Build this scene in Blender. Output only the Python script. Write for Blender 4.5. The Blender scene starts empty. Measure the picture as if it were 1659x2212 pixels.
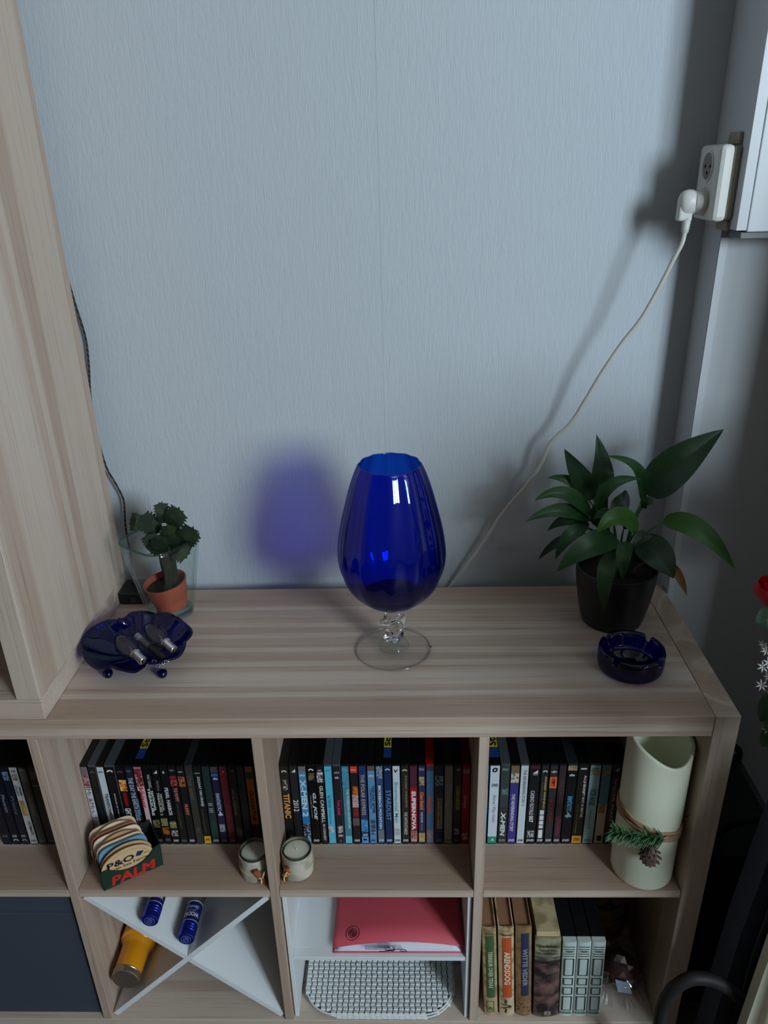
import bpy, bmesh, math, random
from mathutils import Vector, Matrix
random.seed(7)
PI = math.pi
S = bpy.context.scene
COL = S.collection

# ------------------------------------------------------------------ camera
cam_data = bpy.data.cameras.new('camera')
cam = bpy.data.objects.new('camera', cam_data)
COL.objects.link(cam)
cam.location = (0.23591, -1.31239, 1.52879)
cam.rotation_euler = (math.radians(65.3406), math.radians(1.3829), math.radians(1.1815))
cam_data.sensor_fit = 'HORIZONTAL'
cam_data.sensor_width = 36.0
cam_data.lens = 36.0 * 1655.6 / 1659.0
cam_data.clip_start = 0.02
S.camera = cam

# ------------------------------------------------------------------ light
world = bpy.data.worlds.new('World')
S.world = world
world.use_nodes = True
bg = world.node_tree.nodes['Background']
bg.inputs[0].default_value = (0.55, 0.72, 1.0, 1)
bg.inputs[1].default_value = 0.6
def area(name, loc, size_x, size_y, power, color, aim):
    l = bpy.data.lights.new(name, 'AREA')
    l.shape = 'RECTANGLE'; l.size = size_x; l.size_y = size_y
    l.energy = power; l.color = color
    o = bpy.data.objects.new(name, l); COL.objects.link(o)
    o.location = loc
    o.rotation_euler = (Vector(aim) - Vector(loc)).to_track_quat('-Z', 'Y').to_euler()
    return o
WIN = (2.25, 3.45, 1.45, 3.00)        # daylight window in the front wall: x0, x1, z0, z1
area('daylight_window', ((WIN[0]+WIN[1])/2, -3.63, (WIN[2]+WIN[3])/2), WIN[1]-WIN[0], WIN[3]-WIN[2], 228, (0.74, 0.89, 1.0),
     ((WIN[0]+WIN[1])/2, 0, (WIN[2]+WIN[3])/2))
S.view_settings.view_transform = 'Standard'
S.view_settings.look = 'None'
S.view_settings.gamma = 1.0
S.view_settings.use_curve_mapping = False
S.view_settings.exposure = 0.0
S.cycles.max_bounces = 12
S.cycles.transparent_max_bounces = 24
S.cycles.sample_clamp_indirect = 4.0
S.cycles.caustics_refractive = False
S.cycles.caustics_reflective = False

# ------------------------------------------------------------------ helpers
def c(r, g, b):
    f = lambda v: (v/255/12.92) if v/255 <= 0.04045 else ((v/255+0.055)/1.055)**2.4
    return (f(r), f(g), f(b))
ORG = {}
def link(o, parent=None):
    COL.objects.link(o)
    if parent is not None: o.parent = parent
    return o
def thing(name, label, cat, loc=(0, 0, 0), group=None, kind=None):
    o = bpy.data.objects.new(name, None)
    o.empty_display_size = 0.02
    link(o); o.location = loc; ORG[o.name] = Vector(loc)
    if label: o['label'] = label
    if cat: o['category'] = cat
    if group: o['group'] = group
    if kind: o['kind'] = kind
    return o
def tag(o, label=None, cat=None, group=None, kind=None):
    if label: o['label'] = label
    if cat: o['category'] = cat
    if group: o['group'] = group
    if kind: o['kind'] = kind
    return o
class MB:
    """collects vertices and faces (world coordinates) for one mesh"""
    def __init__(s): s.v = []; s.f = []; s.m = []; s.mats = []
    def slot(s, mat):
        if mat is None: return 0
        if mat not in s.mats: s.mats.append(mat)
        return s.mats.index(mat)
    def add(s, vs, fs, mat=None):
        k = len(s.v); i = s.slot(mat)
        s.v += [tuple(v) for v in vs]
        s.f += [tuple(a+k for a in f) for f in fs]
        s.m += [i]*len(fs)
        return s
    def box(s, x0, x1, y0, y1, z0, z1, mat=None, bev=0.0, xf=None):
        bm = bmesh.new()
        bmesh.ops.create_cube(bm, size=1)
        for v in bm.verts:
            v.co = (x0+(v.co.x+.5)*(x1-x0), y0+(v.co.y+.5)*(y1-y0), z0+(v.co.z+.5)*(z1-z0))
        if bev: bmesh.ops.bevel(bm, geom=bm.edges[:], offset=bev, segments=2, profile=.5, affect='EDGES')
        s.bm(bm, mat, xf); return s
    def bm(s, bm, mat=None, xf=None):
        bm.verts.index_update()
        vs = [(xf @ v.co) if xf else v.co.copy() for v in bm.verts]
        s.add(vs, [[v.index for v in f.verts] for f in bm.faces], mat); bm.free()
    def lathe(s, prof, n=48, at=(0, 0, 0), mat=None, rmod=None, xf=None, closed=False):
        vs = []; fs = []; m = len(prof)
        for r, z in prof:
            for i in range(n):
                a = 2*PI*i/n
                rr = r*(rmod(a, z) if rmod else 1)
                p = Vector((rr*math.cos(a), rr*math.sin(a), z))
                vs.append((xf @ p) if xf else p + Vector(at))
        for j in range(m if closed else m-1):
            k = (j+1) % m
            for i in range(n):
                fs.append((j*n+i, j*n+(i+1) % n, k*n+(i+1) % n, k*n+i))
        if not closed:
            if prof[0][0] > 1e-6: fs.append(tuple(reversed(range(n))))
            if prof[-1][0] > 1e-6: fs.append(tuple((m-1)*n+i for i in range(n)))
        s.add(vs, fs, mat); return s
    def tube(s, pts, rad, n=10, mat=None, cap=True, flat=1.0):
        pts = [Vector(p) for p in pts]; m = len(pts)
        R = rad if isinstance(rad, (list, tuple)) else [rad]*m
        vs = []; fs = []
        up = Vector((0, 0, 1)); prev = None
        for j, p in enumerate(pts):
            d = (pts[min(j+1, m-1)] - pts[max(j-1, 0)]).normalized()
            if prev is None:
                a = up if abs(d.dot(up)) < .95 else Vector((1, 0, 0))
                u = d.cross(a).normalized()
            else:
                u = (prev - d*prev.dot(d)).normalized()
            prev = u; w = d.cross(u)
            for i in range(n):
                t = 2*PI*i/n
                vs.append(p + u*math.cos(t)*R[j] + w*math.sin(t)*R[j]*flat)
        for j in range(m-1):
            for i in range(n):
                fs.append((j*n+i, j*n+(i+1) % n, (j+1)*n+(i+1) % n, (j+1)*n+i))
        if cap:
            fs.append(tuple(reversed(range(n)))); fs.append(tuple((m-1)*n+i for i in range(n)))
        s.add(vs, fs, mat); return s
    def prism(s, poly, y0, y1, axis='y', mat=None, xf=None):
        """extrude a 2-D polygon; axis says the extrusion direction"""
        n = len(poly)
        def P(a, b, t):
            q = {'y': (a, t, b), 'z': (a, b, t), 'x': (t, a, b)}[axis]
            return (xf @ Vector(q)) if xf else q
        vs = [P(a, b, y0) for a, b in poly] + [P(a, b, y1) for a, b in poly]
        fs = [tuple(range(n)), tuple(reversed(range(n, 2*n)))]
        fs += [((i+1) % n, i, i+n, (i+1) % n+n) for i in range(n)]
        s.add(vs, fs, mat); return s
    def quad(s, a, b, d, e, mat=None): return s.add([a, b, d, e], [(0, 1, 2, 3)], mat)
    def build(s, name, mat=None, parent=None, smooth=False, label=None, autosmooth=None):
        me = bpy.data.meshes.new(name)
        o = Vector((0, 0, 0)) if parent is None else ORG[parent.name]
        me.from_pydata([tuple(Vector(v)-o) for v in s.v], [], s.f)
        for mt in (s.mats or ([mat] if mat else [])): me.materials.append(mt)
        if s.mats and mat and mat not in s.mats: pass
        if s.mats:
            me.polygons.foreach_set('material_index', s.m)
        bm = bmesh.new(); bm.from_mesh(me)
        bmesh.ops.recalc_face_normals(bm, faces=bm.faces[:])
        bm.to_mesh(me); bm.free()
        if smooth or autosmooth:
            me.polygons.foreach_set('use_smooth', [True]*len(me.polygons))
            if autosmooth: me.set_sharp_from_angle(angle=math.radians(autosmooth))
        me.update()
        ob = bpy.data.objects.new(name, me)
        link(ob, parent); ORG[ob.name] = o
        if label: ob['label'] = label
        return ob
def spline(pts, n=8):
    """Catmull-Rom through the points"""
    P = [Vector(p) for p in pts]; P = [P[0]*2-P[1]] + P + [P[-1]*2-P[-2]]
    out = []
    for i in range(1, len(P)-2):
        for k in range(n):
            t = k/n; a, b, d, e = P[i-1], P[i], P[i+1], P[i+2]
            out.append(.5*((2*b)+(d-a)*t+(2*a-5*b+4*d-e)*t*t+(3*b-a-3*d+e)*t**3))
    out.append(P[-2].copy()); return out
def struct(o, kind='structure'): o['kind'] = kind; return o

# ------------------------------------------------------------------ materials
MATS = {}
def mat(name, col=(.8, .8, .8), rough=.5, metal=0, spec=.5, coat=0, emit=None, bump=None, var=None, sss=0, trans=0, ior=1.45, sheen=0):
    if name in MATS: return MATS[name]
    m = bpy.data.materials.new(name); m.use_nodes = True; MATS[name] = m
    nt = m.node_tree; b = nt.nodes['Principled BSDF']
    b.inputs['Base Color'].default_value = (*col, 1); b.inputs['Roughness'].default_value = rough
    b.inputs['Metallic'].default_value = metal; b.inputs['Specular IOR Level'].default_value = spec
    b.inputs['Coat Weight'].default_value = coat; b.inputs['IOR'].default_value = ior
    b.inputs['Transmission Weight'].default_value = trans
    b.inputs['Sheen Weight'].default_value = sheen
    if sss:
        b.inputs['Subsurface Weight'].default_value = sss; b.inputs['Subsurface Radius'].default_value = (.02, .015, .01)
    if var:      # (scale, colour 2, contrast lo, hi)
        n = nt.nodes.new('ShaderNodeTexNoise'); n.inputs['Scale'].default_value = var[0]; n.inputs['Detail'].default_value = 5
        g = nt.nodes.new('ShaderNodeNewGeometry'); nt.links.new(g.outputs['Position'], n.inputs['Vector'])
        r = nt.nodes.new('ShaderNodeValToRGB'); nt.links.new(n.outputs['Fac'], r.inputs[0])
        r.color_ramp.elements[0].position = var[2]; r.color_ramp.elements[1].position = var[3]
        r.color_ramp.elements[0].color = (*col, 1); r.color_ramp.elements[1].color = (*var[1], 1)
        nt.links.new(r.outputs[0], b.inputs['Base Color'])
    if bump:     # (scale, strength, distance)
        n2 = nt.nodes.new('ShaderNodeTexNoise'); n2.inputs['Scale'].default_value = bump[0]; n2.inputs['Detail'].default_value = 4
        g2 = nt.nodes.new('ShaderNodeNewGeometry'); nt.links.new(g2.outputs['Position'], n2.inputs['Vector'])
        bp = nt.nodes.new('ShaderNodeBump'); bp.inputs['Strength'].default_value = bump[1]; bp.inputs['Distance'].default_value = bump[2]
        nt.links.new(n2.outputs['Fac'], bp.inputs['Height']); nt.links.new(bp.outputs[0], b.inputs['Normal'])
    return m
def wood(name, axis, off=(0, 0, 0), tone=1.0):
    m = bpy.data.materials.new(name); m.use_nodes = True
    nt = m.node_tree; N = nt.nodes.new; L = nt.links.new; b = nt.nodes['Principled BSDF']
    g = N('ShaderNodeNewGeometry')
    def mp(along, across):
        k = N('ShaderNodeMapping'); s = [across]*3; s[axis] = along
        k.inputs['Scale'].default_value = s; k.inputs['Location'].default_value = off
        L(g.outputs['Position'], k.inputs['Vector']); return k
    def noise(k, detail, rough=.55):
        n = N('ShaderNodeTexNoise'); n.inputs['Scale'].default_value = 1; n.inputs['Detail'].default_value = detail
        n.inputs['Roughness'].default_value = rough; L(k.outputs[0], n.inputs['Vector']); return n
    bands = noise(mp(.08, 12.0), 0.0)
    ramp = N('ShaderNodeValToRGB'); cr = ramp.color_ramp
    cols = [(.30, (.355, .265, .205)), (.40, (.390, .298, .235)), (.455, (.41, .318, .255)), (.475, (.490, .415, .350)),
            (.53, (.505, .430, .365)), (.55, (.425, .335, .272)), (.62, (.445, .350, .285)), (.70, (.52, .448, .385))]
    cr.elements[0].position = cols[0][0]; cr.elements[0].color = (*cols[0][1], 1)
    cr.elements[1].position = cols[-1][0]; cr.elements[1].color = (*cols[-1][1], 1)
    for p, cc in cols[1:-1]:
        e = cr.elements.new(p); e.color = (*cc, 1)
    for e in cr.elements: e.color = (e.color[0]*tone*1.14, e.color[1]*tone*1.09, e.color[2]*tone*1.05, 1)
    L(bands.outputs['Fac'], ramp.inputs[0])
    fine = noise(mp(5.0, 330.0), 3, .6)
    fr = N('ShaderNodeValToRGB'); fr.color_ramp.elements[0].position = .27; fr.color_ramp.elements[1].position = .44
    fr.color_ramp.elements[0].color = (.66, .60, .55, 1); fr.color_ramp.elements[1].color = (1, 1, 1, 1)
    L(fine.outputs['Fac'], fr.inputs[0])
    soft = noise(mp(1.5, 70.0), 3, .6)
    sr = N('ShaderNodeValToRGB'); sr.color_ramp.elements[0].position = .3; sr.color_ramp.elements[1].position = .7
    sr.color_ramp.elements[0].color = (.94, .93, .92, 1); sr.color_ramp.elements[1].color = (1.03, 1.03, 1.04, 1)
    L(soft.outputs['Fac'], sr.inputs[0])
    m1 = N('ShaderNodeMix'); m1.data_type = 'RGBA'; m1.blend_type = 'MULTIPLY'; m1.inputs[0].default_value = 1
    L(ramp.outputs[0], m1.inputs[6]); L(fr.outputs[0], m1.inputs[7])
    m2 = N('ShaderNodeMix'); m2.data_type = 'RGBA'; m2.blend_type = 'MULTIPLY'; m2.inputs[0].default_value = 1
    L(m1.outputs[2], m2.inputs[6]); L(sr.outputs[0], m2.inputs[7])
    L(m2.outputs[2], b.inputs['Base Color'])
    b.inputs['Roughness'].default_value = .48; b.inputs['Specular IOR Level'].default_value = .4
    bp = N('ShaderNodeBump'); bp.inputs['Strength'].default_value = .25; bp.inputs['Distance'].default_value = .0006
    L(fine.outputs['Fac'], bp.inputs['Height']); L(bp.outputs[0], b.inputs['Normal'])
    return m
def wallpaper():
    m = bpy.data.materials.new('wallpaper'); m.use_nodes = True
    nt = m.node_tree; N = nt.nodes.new; L = nt.links.new; b = nt.nodes['Principled BSDF']
    b.inputs['Roughness'].default_value = .75; b.inputs['Specular IOR Level'].default_value = .25
    b.inputs['Base Color'].default_value = (.50, .545, .585, 1)
    g = N('ShaderNodeNewGeometry')
    def nz(sx, sz, det):
        k = N('ShaderNodeMapping'); k.inputs['Scale'].default_value = (sx, sx, sz); L(g.outputs['Position'], k.inputs[0])
        n = N('ShaderNodeTexNoise'); n.inputs['Scale'].default_value = 1; n.inputs['Detail'].default_value = det
        L(k.outputs[0], n.inputs['Vector']); return n
    a = nz(420, 60, 3); d = nz(130, 26, 4)
    ad = N('ShaderNodeMath'); ad.operation = 'ADD'; L(a.outputs[0], ad.inputs[0]); L(d.outputs[0], ad.inputs[1])
    bp = N('ShaderNodeBump'); bp.inputs['Strength'].default_value = .7; bp.inputs['Distance'].default_value = .0010
    L(ad.outputs[0], bp.inputs['Height']); L(bp.outputs[0], b.inputs['Normal'])
    return m
def thin_glass(name, tint, edge, rough=.0, gloss=(1, 1, 1), ior=1.5, blend=.35):
    """thin-walled tinted glass: straight-through tint, deeper where the wall is seen edge-on, plus Fresnel reflection"""
    if name in MATS: return MATS[name]
    m = bpy.data.materials.new(name); m.use_nodes = True; MATS[name] = m
    nt = m.node_tree; N = nt.nodes.new; L = nt.links.new
    nt.nodes.remove(nt.nodes['Principled BSDF']); out = nt.nodes['Material Output']
    lw = N('ShaderNodeLayerWeight'); lw.inputs[0].default_value = blend
    mx = N('ShaderNodeMix'); mx.data_type = 'RGBA'; L(lw.outputs['Facing'], mx.inputs[0])
    mx.inputs[6].default_value = (*tint, 1); mx.inputs[7].default_value = (*edge, 1)
    t = N('ShaderNodeBsdfTransparent'); L(mx.outputs[2], t.inputs[0])
    gl = N('ShaderNodeBsdfGlossy'); gl.inputs['Roughness'].default_value = rough; gl.inputs[0].default_value = (*gloss, 1)
    l2 = N('ShaderNodeLayerWeight'); l2.inputs[0].default_value = .5
    pw = N('ShaderNodeMath'); pw.operation = 'POWER'; L(l2.outputs['Facing'], pw.inputs[0]); pw.inputs[1].default_value = 5
    f0 = ((ior-1)/(ior+1))**2
    fr = N('ShaderNodeMath'); fr.operation = 'MULTIPLY_ADD'; L(pw.outputs[0], fr.inputs[0]); fr.inputs[1].default_value = .55; fr.inputs[2].default_value = f0
    ms = N('ShaderNodeMixShader'); L(fr.outputs[0], ms.inputs[0]); L(t.outputs[0], ms.inputs[1]); L(gl.outputs[0], ms.inputs[2])
    L(ms.outputs[0], out.inputs[0])
    return m
def plain(r, g, b, rough=.45, **k):      # flat printed or painted colour, given in sRGB
    return mat('paint_%d_%d_%d_%d' % (r, g, b, round(rough*100)), c(r, g, b), rough, **k)
def picture(a, b, d, scale=140):         # printed picture: three blotched colours
    name = 'print_%d_%d_%d_%d_%d_%d_%d_%d_%d_%d' % (*a, *b, *d, scale)
    if name in MATS: return MATS[name]
    m = bpy.data.materials.new(name); m.use_nodes = True; MATS[name] = m
    nt = m.node_tree; N = nt.nodes.new; L = nt.links.new; p = nt.nodes['Principled BSDF']
    g = N('ShaderNodeNewGeometry'); n = N('ShaderNodeTexNoise'); n.inputs['Scale'].default_value = scale; n.inputs['Detail'].default_value = 3
    L(g.outputs['Position'], n.inputs['Vector'])
    r = N('ShaderNodeValToRGB'); L(n.outputs['Fac'], r.inputs[0]); e = r.color_ramp.elements
    e[0].position = .38; e[0].color = (*c(*a), 1); e[1].position = .66; e[1].color = (*c(*d), 1)
    k = e.new(.5); k.color = (*c(*b), 1)
    L(r.outputs[0], p.inputs['Base Color']); p.inputs['Roughness'].default_value = .35
    return m
_TX = {}
def text2d(s, bold=0.0, shear=0.0, space=1.0):
    """glyph outline of a word as flat faces, scaled to a unit box"""
    key = (s, bold, shear, space)
    if key in _TX: return _TX[key]
    cu = bpy.data.curves.new('lettering', 'FONT'); cu.body = s; cu.size = 1; cu.resolution_u = 2
    cu.offset = bold; cu.shear = shear; cu.space_character = space; cu.fill_mode = 'FRONT'; cu.extrude = 0
    o = bpy.data.objects.new('lettering', cu); COL.objects.link(o)
    bpy.context.view_layer.update()
    me = bpy.data.meshes.new_from_object(o.evaluated_get(bpy.context.evaluated_depsgraph_get()))
    v = [(a.co.x, a.co.y) for a in me.vertices]; f = [tuple(p.vertices) for p in me.polygons]
    bpy.data.objects.remove(o); bpy.data.curves.remove(cu); bpy.data.meshes.remove(me)
    x0 = min(a for a, _ in v); x1 = max(a for a, _ in v); y0 = min(b for _, b in v); y1 = max(b for _, b in v)
    v = [((a-x0)/(x1-x0), (b-y0)/(y1-y0)) for a, b in v]
    _TX[key] = (v, f, (x1-x0)/(y1-y0)); return _TX[key]
def put_text(mb, s, o, ux, uy, mt, bold=0.0, shear=0.0, space=1.0):
    """word with lower-left corner o, reading along ux, letters rising along uy (full vectors)"""
    v, f, _ = text2d(s, bold, shear, space)
    o = Vector(o); ux = Vector(ux); uy = Vector(uy)
    mb.add([o+ux*a+uy*b for a, b in v], f, mt)
def frame(ax, origin):
    """matrix whose local z runs along ax"""
    q = Vector(ax).normalized().to_track_quat('Z', 'Y').to_matrix().to_4x4()
    return Matrix.Translation(Vector(origin)) @ q
# ================================================================== the setting
WP = wallpaper()
WHITE_PAINT = mat('white_wall_paint', (.50, .52, .54), .6, bump=(60, .15, .001))
SILL_WHITE = mat('white_casing_lacquer', (.56, .585, .61), .35)
CEIL = mat('ceiling_paint', (.56, .52, .47), .8)
ROOM = mat('warm_wall_paint', (.42, .37, .32), .7)
FLOOR = wood('floor_wood', 0, (3, 5, 0), .16)
X0, X1, YF, YB, H = -2.4, 3.7, -3.62, 0.045, 3.2
XP = 0.7345                                    # left face of the pier in the corner
struct(MB().box(X0, X1, YF, YB+.2, -.05, 0).build('floor', FLOOR))
struct(MB().box(X0, X1, YF, YB+.2, H, H+.05).build('ceiling', CEIL))
# the back wall: two lengths of wallpaper that meet at a visible joint
bw = thing('wall_back', None, None, kind='structure')
MB().box(X0, .1985, YB, YB+.12, 0, H).build('wallpaper_length', WP, bw)
MB().box(.1987, XP+.3, YB, YB+.12, 0, H).build('wallpaper_length', WP, bw)
struct(MB().box(X0-.1, X0, YF, YB, 0, H).build('wall_left', ROOM))
struct(MB().box(X1, X1+.1, YF, YB, 0, H).build('wall_right', ROOM))
m = MB()                                        # front wall with the window opening
m.box(X0, WIN[0], YF-.15, YF, 0, H); m.box(WIN[1], X1, YF-.15, YF, 0, H)
m.box(WIN[0], WIN[1], YF-.15, YF, 0, WIN[2]); m.box(WIN[0], WIN[1], YF-.15, YF, WIN[3], H)
struct(m.build('wall_front', ROOM))
w = thing('window_1', None, None, (WIN[0], YF, WIN[2]), kind='structure')
for a in ((WIN[0], WIN[0]+.05, WIN[2], WIN[3]), (WIN[1]-.05, WIN[1], WIN[2], WIN[3]), (WIN[0]+.05, WIN[1]-.05, WIN[2], WIN[2]+.05),
          (WIN[0]+.05, WIN[1]-.05, WIN[3]-.05, WIN[3]), ((WIN[0]+WIN[1])/2-.025, (WIN[0]+WIN[1])/2+.025, WIN[2]+.05, WIN[3]-.05)):
    MB().box(a[0], a[1], YF+.002, YF+.04, a[2], a[3], bev=.003).build('window_frame', SILL_WHITE, w)
# pier in the corner right of the shelf: lower part shallow, upper casing deeper
YP = -.030; YC = -.086; ZC = 1.418
p = thing('wall_pier', None, None, (XP, YP, 0), kind='structure')
MB().box(XP, 1.5, YP, YB, 0, ZC+.002).build('pier_body', WHITE_PAINT, p)
MB().box(XP+.001, 1.5, YP+.01, YB, ZC+.0022, H).build('pier_body', WHITE_PAINT, p)
MB().box(XP+.0004, XP+.0125, YP-.0012, YP, .0, ZC-.012, bev=.0004).build('corner_bead', SILL_WHITE, p)
k = thing('window_2', None, None, (XP, YC, ZC), kind='structure')
MB().box(XP-.0003, XP+.0150, YC, YB, ZC+.0022, H-.01, bev=.0006).build('casing_edge', SILL_WHITE, k)
MB().box(XP+.0155, 1.155, YC-.001, YP+.0095, ZC, H-.01, bev=.0015).build('casing_panel', SILL_WHITE, k)
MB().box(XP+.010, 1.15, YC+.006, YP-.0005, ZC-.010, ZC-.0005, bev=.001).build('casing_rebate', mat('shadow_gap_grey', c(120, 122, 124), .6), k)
struct(MB().box(XP-.010, XP-.0005, .005, YB, 0, .07).build('baseboard_back', SILL_WHITE))

# ================================================================== lower shelf unit
WX = wood('oak_grain_x', 0); WX2 = wood('oak_grain_x_shelf', 0, (.3, 1.7, .45)); WZ = wood('oak_grain_z', 2, (.21, .4, 1.0))
WZ2 = wood('oak_grain_z_divider', 2, (2.0, .13, .7)); WY = wood('oak_grain_y', 1, (.4, 0, 2.2)); WZ3 = wood('oak_grain_z_tower', 2, (5.13, 2.31, .4))
T, D = .762, .39
u = thing('cube_shelf_unit', 'wide low oak-look cube shelf unit with eight compartments standing on the floor', 'shelf unit', (0, -D/2, 0))
MB().box(-.694, .694, -D, 0, T-.038, T, bev=.0015).build('top_panel', WX, u)
MB().box(-.694, .694, -D, 0, 0, .038, bev=.0009).build('bottom_panel', WX2, u)
for x0, x1 in ((.6943, .732), (-.732, -.6943)):
    MB().box(x0, x1, -D-.0006, 0, 0, T+.0005, bev=.0012).build('side_panel', WZ, u)
for x in (-.351, 0, .351):
    MB().box(x-.008, x+.008, -D+.0005, -.002, .0382, T-.0382, bev=.0012).build('divider', WZ2, u)
for i, (x0, x1) in enumerate(((-.694, -.359), (-.343, -.008), (.008, .343), (.359, .694))):
    MB().box(x0+.0003, x1-.0003, -D+.001, -.002, .373, .389, bev=.0013).build('shelf', WX2, u)

# ================================================================== tall unit standing on it
t = thing('tall_shelf_unit', 'tall oak-look shelf unit standing on top of the low shelf unit', 'shelf unit', (-.70, -D/2, T))
XT = -.3195
MB().box(-1.09, XT, -D, 0, T+.0008, T+.038, bev=.0012).build('bottom_panel', WX2, t)
MB().box(-.3570, XT-.0008, -D+.0004, 0, T+.0385, 2.2, bev=.0010).build('side_panel', WZ3, t)
MB().box(-1.09, -1.0525, -D, 0, T+.0385, 2.2, bev=.0010).build('side_panel', WZ3, t)
MB().box(-1.09, XT, -D, 0, 2.2005, 2.238, bev=.0012).build('top_panel', WX2, t)
MB().box(-.7130, -.6970, -D+.002, -.002, T+.0385, 2.2, bev=.0008).build('divider', WZ2, t)
for z in (1.135, 1.486, 1.837):
    for xa, xb in ((-1.0522, -.7133), (-.6967, -.3573)):
        MB().box(xa, xb, -D+.002, -.002, z, z+.016, bev=.0008).build('shelf', WX2, t)
# ================================================================== things on the top
BLUE = thin_glass('cobalt_glass', (.12, .36, .925), (.01, .03, .38), ior=1.5, blend=.30)
BLUE_D = thin_glass('dark_cobalt_glass', (.045, .085, .60), (.005, .01, .22), ior=1.5, blend=.35)
CLEAR = thin_glass('clear_thin_glass', (.995, .997, .995), (.93, .94, .935), ior=1.3, blend=.2)
VASEG = thin_glass('green_tinged_glass', (.985, .994, .990), (.76, .85, .82), ior=1.5, blend=.22)
GREEN_EDGE = thin_glass('bottle_green_glass_edge', (.55, .76, .71), (.16, .30, .27), ior=1.5, blend=.3)
SOLID = mat('solid_clear_glass', (.96, .97, .96), 0.0, trans=1, ior=1.5)
BLACK = mat('black_plastic', c(18, 18, 20), .35)
# ---- blue goblet
gx, gy = .2115, -.2096
g = thing('glass_goblet', 'tall cobalt blue glass goblet with ribbed bowl and twisted clear stem', 'goblet', (gx, gy, T))
outer = [(.004, .851), (.020, .853), (.040, .861), (.058, .875), (.073, .894), (.082, .915), (.0862, .938), (.0858, .958), (.0825, .985), (.077, 1.012), (.070, 1.040), (.0625, 1.068), (.055, 1.090), (.0490, 1.1035)]
def interp(pf, n=4):
    return [(p.x, p.z) for p in spline([(r, 0, z) for r, z in pf], n)]
outer = interp(outer)
inner = [(max(r-.0022, .001), z+.002*(1-min(1, (z-.851)/.12))) for r, z in reversed(outer)]
rib = lambda a, z: 1+.021*math.cos(12*a)*max(0, min(1, (z-.86)/.05))
m = MB(); m.lathe(outer+[(.0478, 1.1046)]+inner, 112, (gx, gy, 0), rmod=rib); m.build('bowl', BLUE, g, smooth=True, label='ribbed cobalt blue glass bowl')
MB().lathe([(.002, .8535), (.020, .8555), (.038, .8635), (.050, .8725), (.046, .8740), (.030, .8700), (.012, .8665), (.002, .8660)], 60, (gx, gy, 0)).build('bowl_bottom', BLUE_D, g, smooth=True, label='thick dark blue glass bottom of the bowl')
m = MB()
prof = [(.0120, .7835), (.0145, .7850), (.0140, .788)]
for i in range(22):
    z = .790+.052*i/21; prof.append((.0145+.004*math.sin(PI*i/21)*(1 if i < 11 else .6)+.004*max(0, (i-14)/7), z))
prof += [(.0185, .8450), (.0170, .8485), (.012, .8505)]
def twist(a, z):
    if z < .786 or z > .848: return 1+.03*math.cos(5*a)
    return 1+.26*math.cos(2*(a-95*(z-.786)))
MB().lathe([(.0235, .7668), (.0262, .7690), (.0262, .7715), (.0240, .7755), (.0195, .7800), (.0150, .7832), (.012, .7838)], 44, (gx, gy, 0), rmod=lambda a, z: 1+.03*math.cos(5*a)).build('knob', thin_glass('knob_glass', (.98, .985, .98), (.70, .72, .71), blend=.3), g, smooth=True)
m.lathe(prof, 40, (gx, gy, 0), rmod=twist); m.build('stem', SOLID, g, smooth=True, label='twisted clear glass stem')
m = MB(); m.lathe([(.0630, .7625), (.0645, .7632), (.0645, .7645), (.055, .7652), (.030, .7660), (.024, .7664)], 72, (gx, gy, 0))
m.build('foot', CLEAR, g, smooth=True, label='clear round glass foot')
m = MB(); m.tube([(gx+.0642*math.cos(2*PI*i/64), gy+.0642*math.sin(2*PI*i/64), .7641) for i in range(65)], .0009, 6)
m.build('foot_rim', SOLID, g, smooth=True)
# ---- square glass vase
vx, vy = -.2085, -.088
v = thing('glass_vase', 'clear square flared glass vase standing beside the tall unit', 'vase', (vx, vy, T))
def rsq(r, z, rot=math.radians(11), n=72, p=3.4):
    out = []
    for i in range(n):
        a = 2*PI*i/n; k = (abs(math.cos(a))**p+abs(math.sin(a))**p)**(-1/p)
        b = a+PI/4+rot
        out.append((vx+r*k*math.cos(b), vy+r*k*math.sin(b), z))
    return out
def loft(rings, capa=True, capb=True):
    mb = MB(); n = len(rings[0]); vs = [q for r in rings for q in r]; fs = []
    for j in range(len(rings)-1):
        fs += [(j*n+i, j*n+(i+1) % n, (j+1)*n+(i+1) % n, (j+1)*n+i) for i in range(n)]
    if capa: fs.append(tuple(range(n)))
    if capb: fs.append(tuple((len(rings)-1)*n+i for i in range(n)))
    mb.add(vs, fs); return mb
VH = .159
rr = lambda t: .0385+.0215*t**.9
loft([rsq(rr(t)-.0, T+.0005+VH*t, p=2.4+1.6*t) for t in [i/14 for i in range(15)]]+[rsq(rr(1)-.0035, T+VH, p=4)]
     + [rsq(rr(t)-.0038, T+VH*t, p=2.4+1.6*t) for t in [1-i/12*.9 for i in range(13)]], True, True).build('vase_wall', VASEG, v, smooth=True)
MB().tube([p for p in rsq(rr(1)-.0018, T+VH, p=4)]+[rsq(rr(1)-.0018, T+VH, p=4)[0]], .0021, 8).build('vase_rim', GREEN_EDGE, v, smooth=True)
loft([rsq(.0372, T+.0012, p=2.5), rsq(.0385, T+.005, p=2.5), rsq(.0390, T+.0105, p=2.5)]).build('vase_base', thin_glass('thick_base_glass', (.90, .96, .94), (.40, .52, .48), blend=.25), v, smooth=False)
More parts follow.
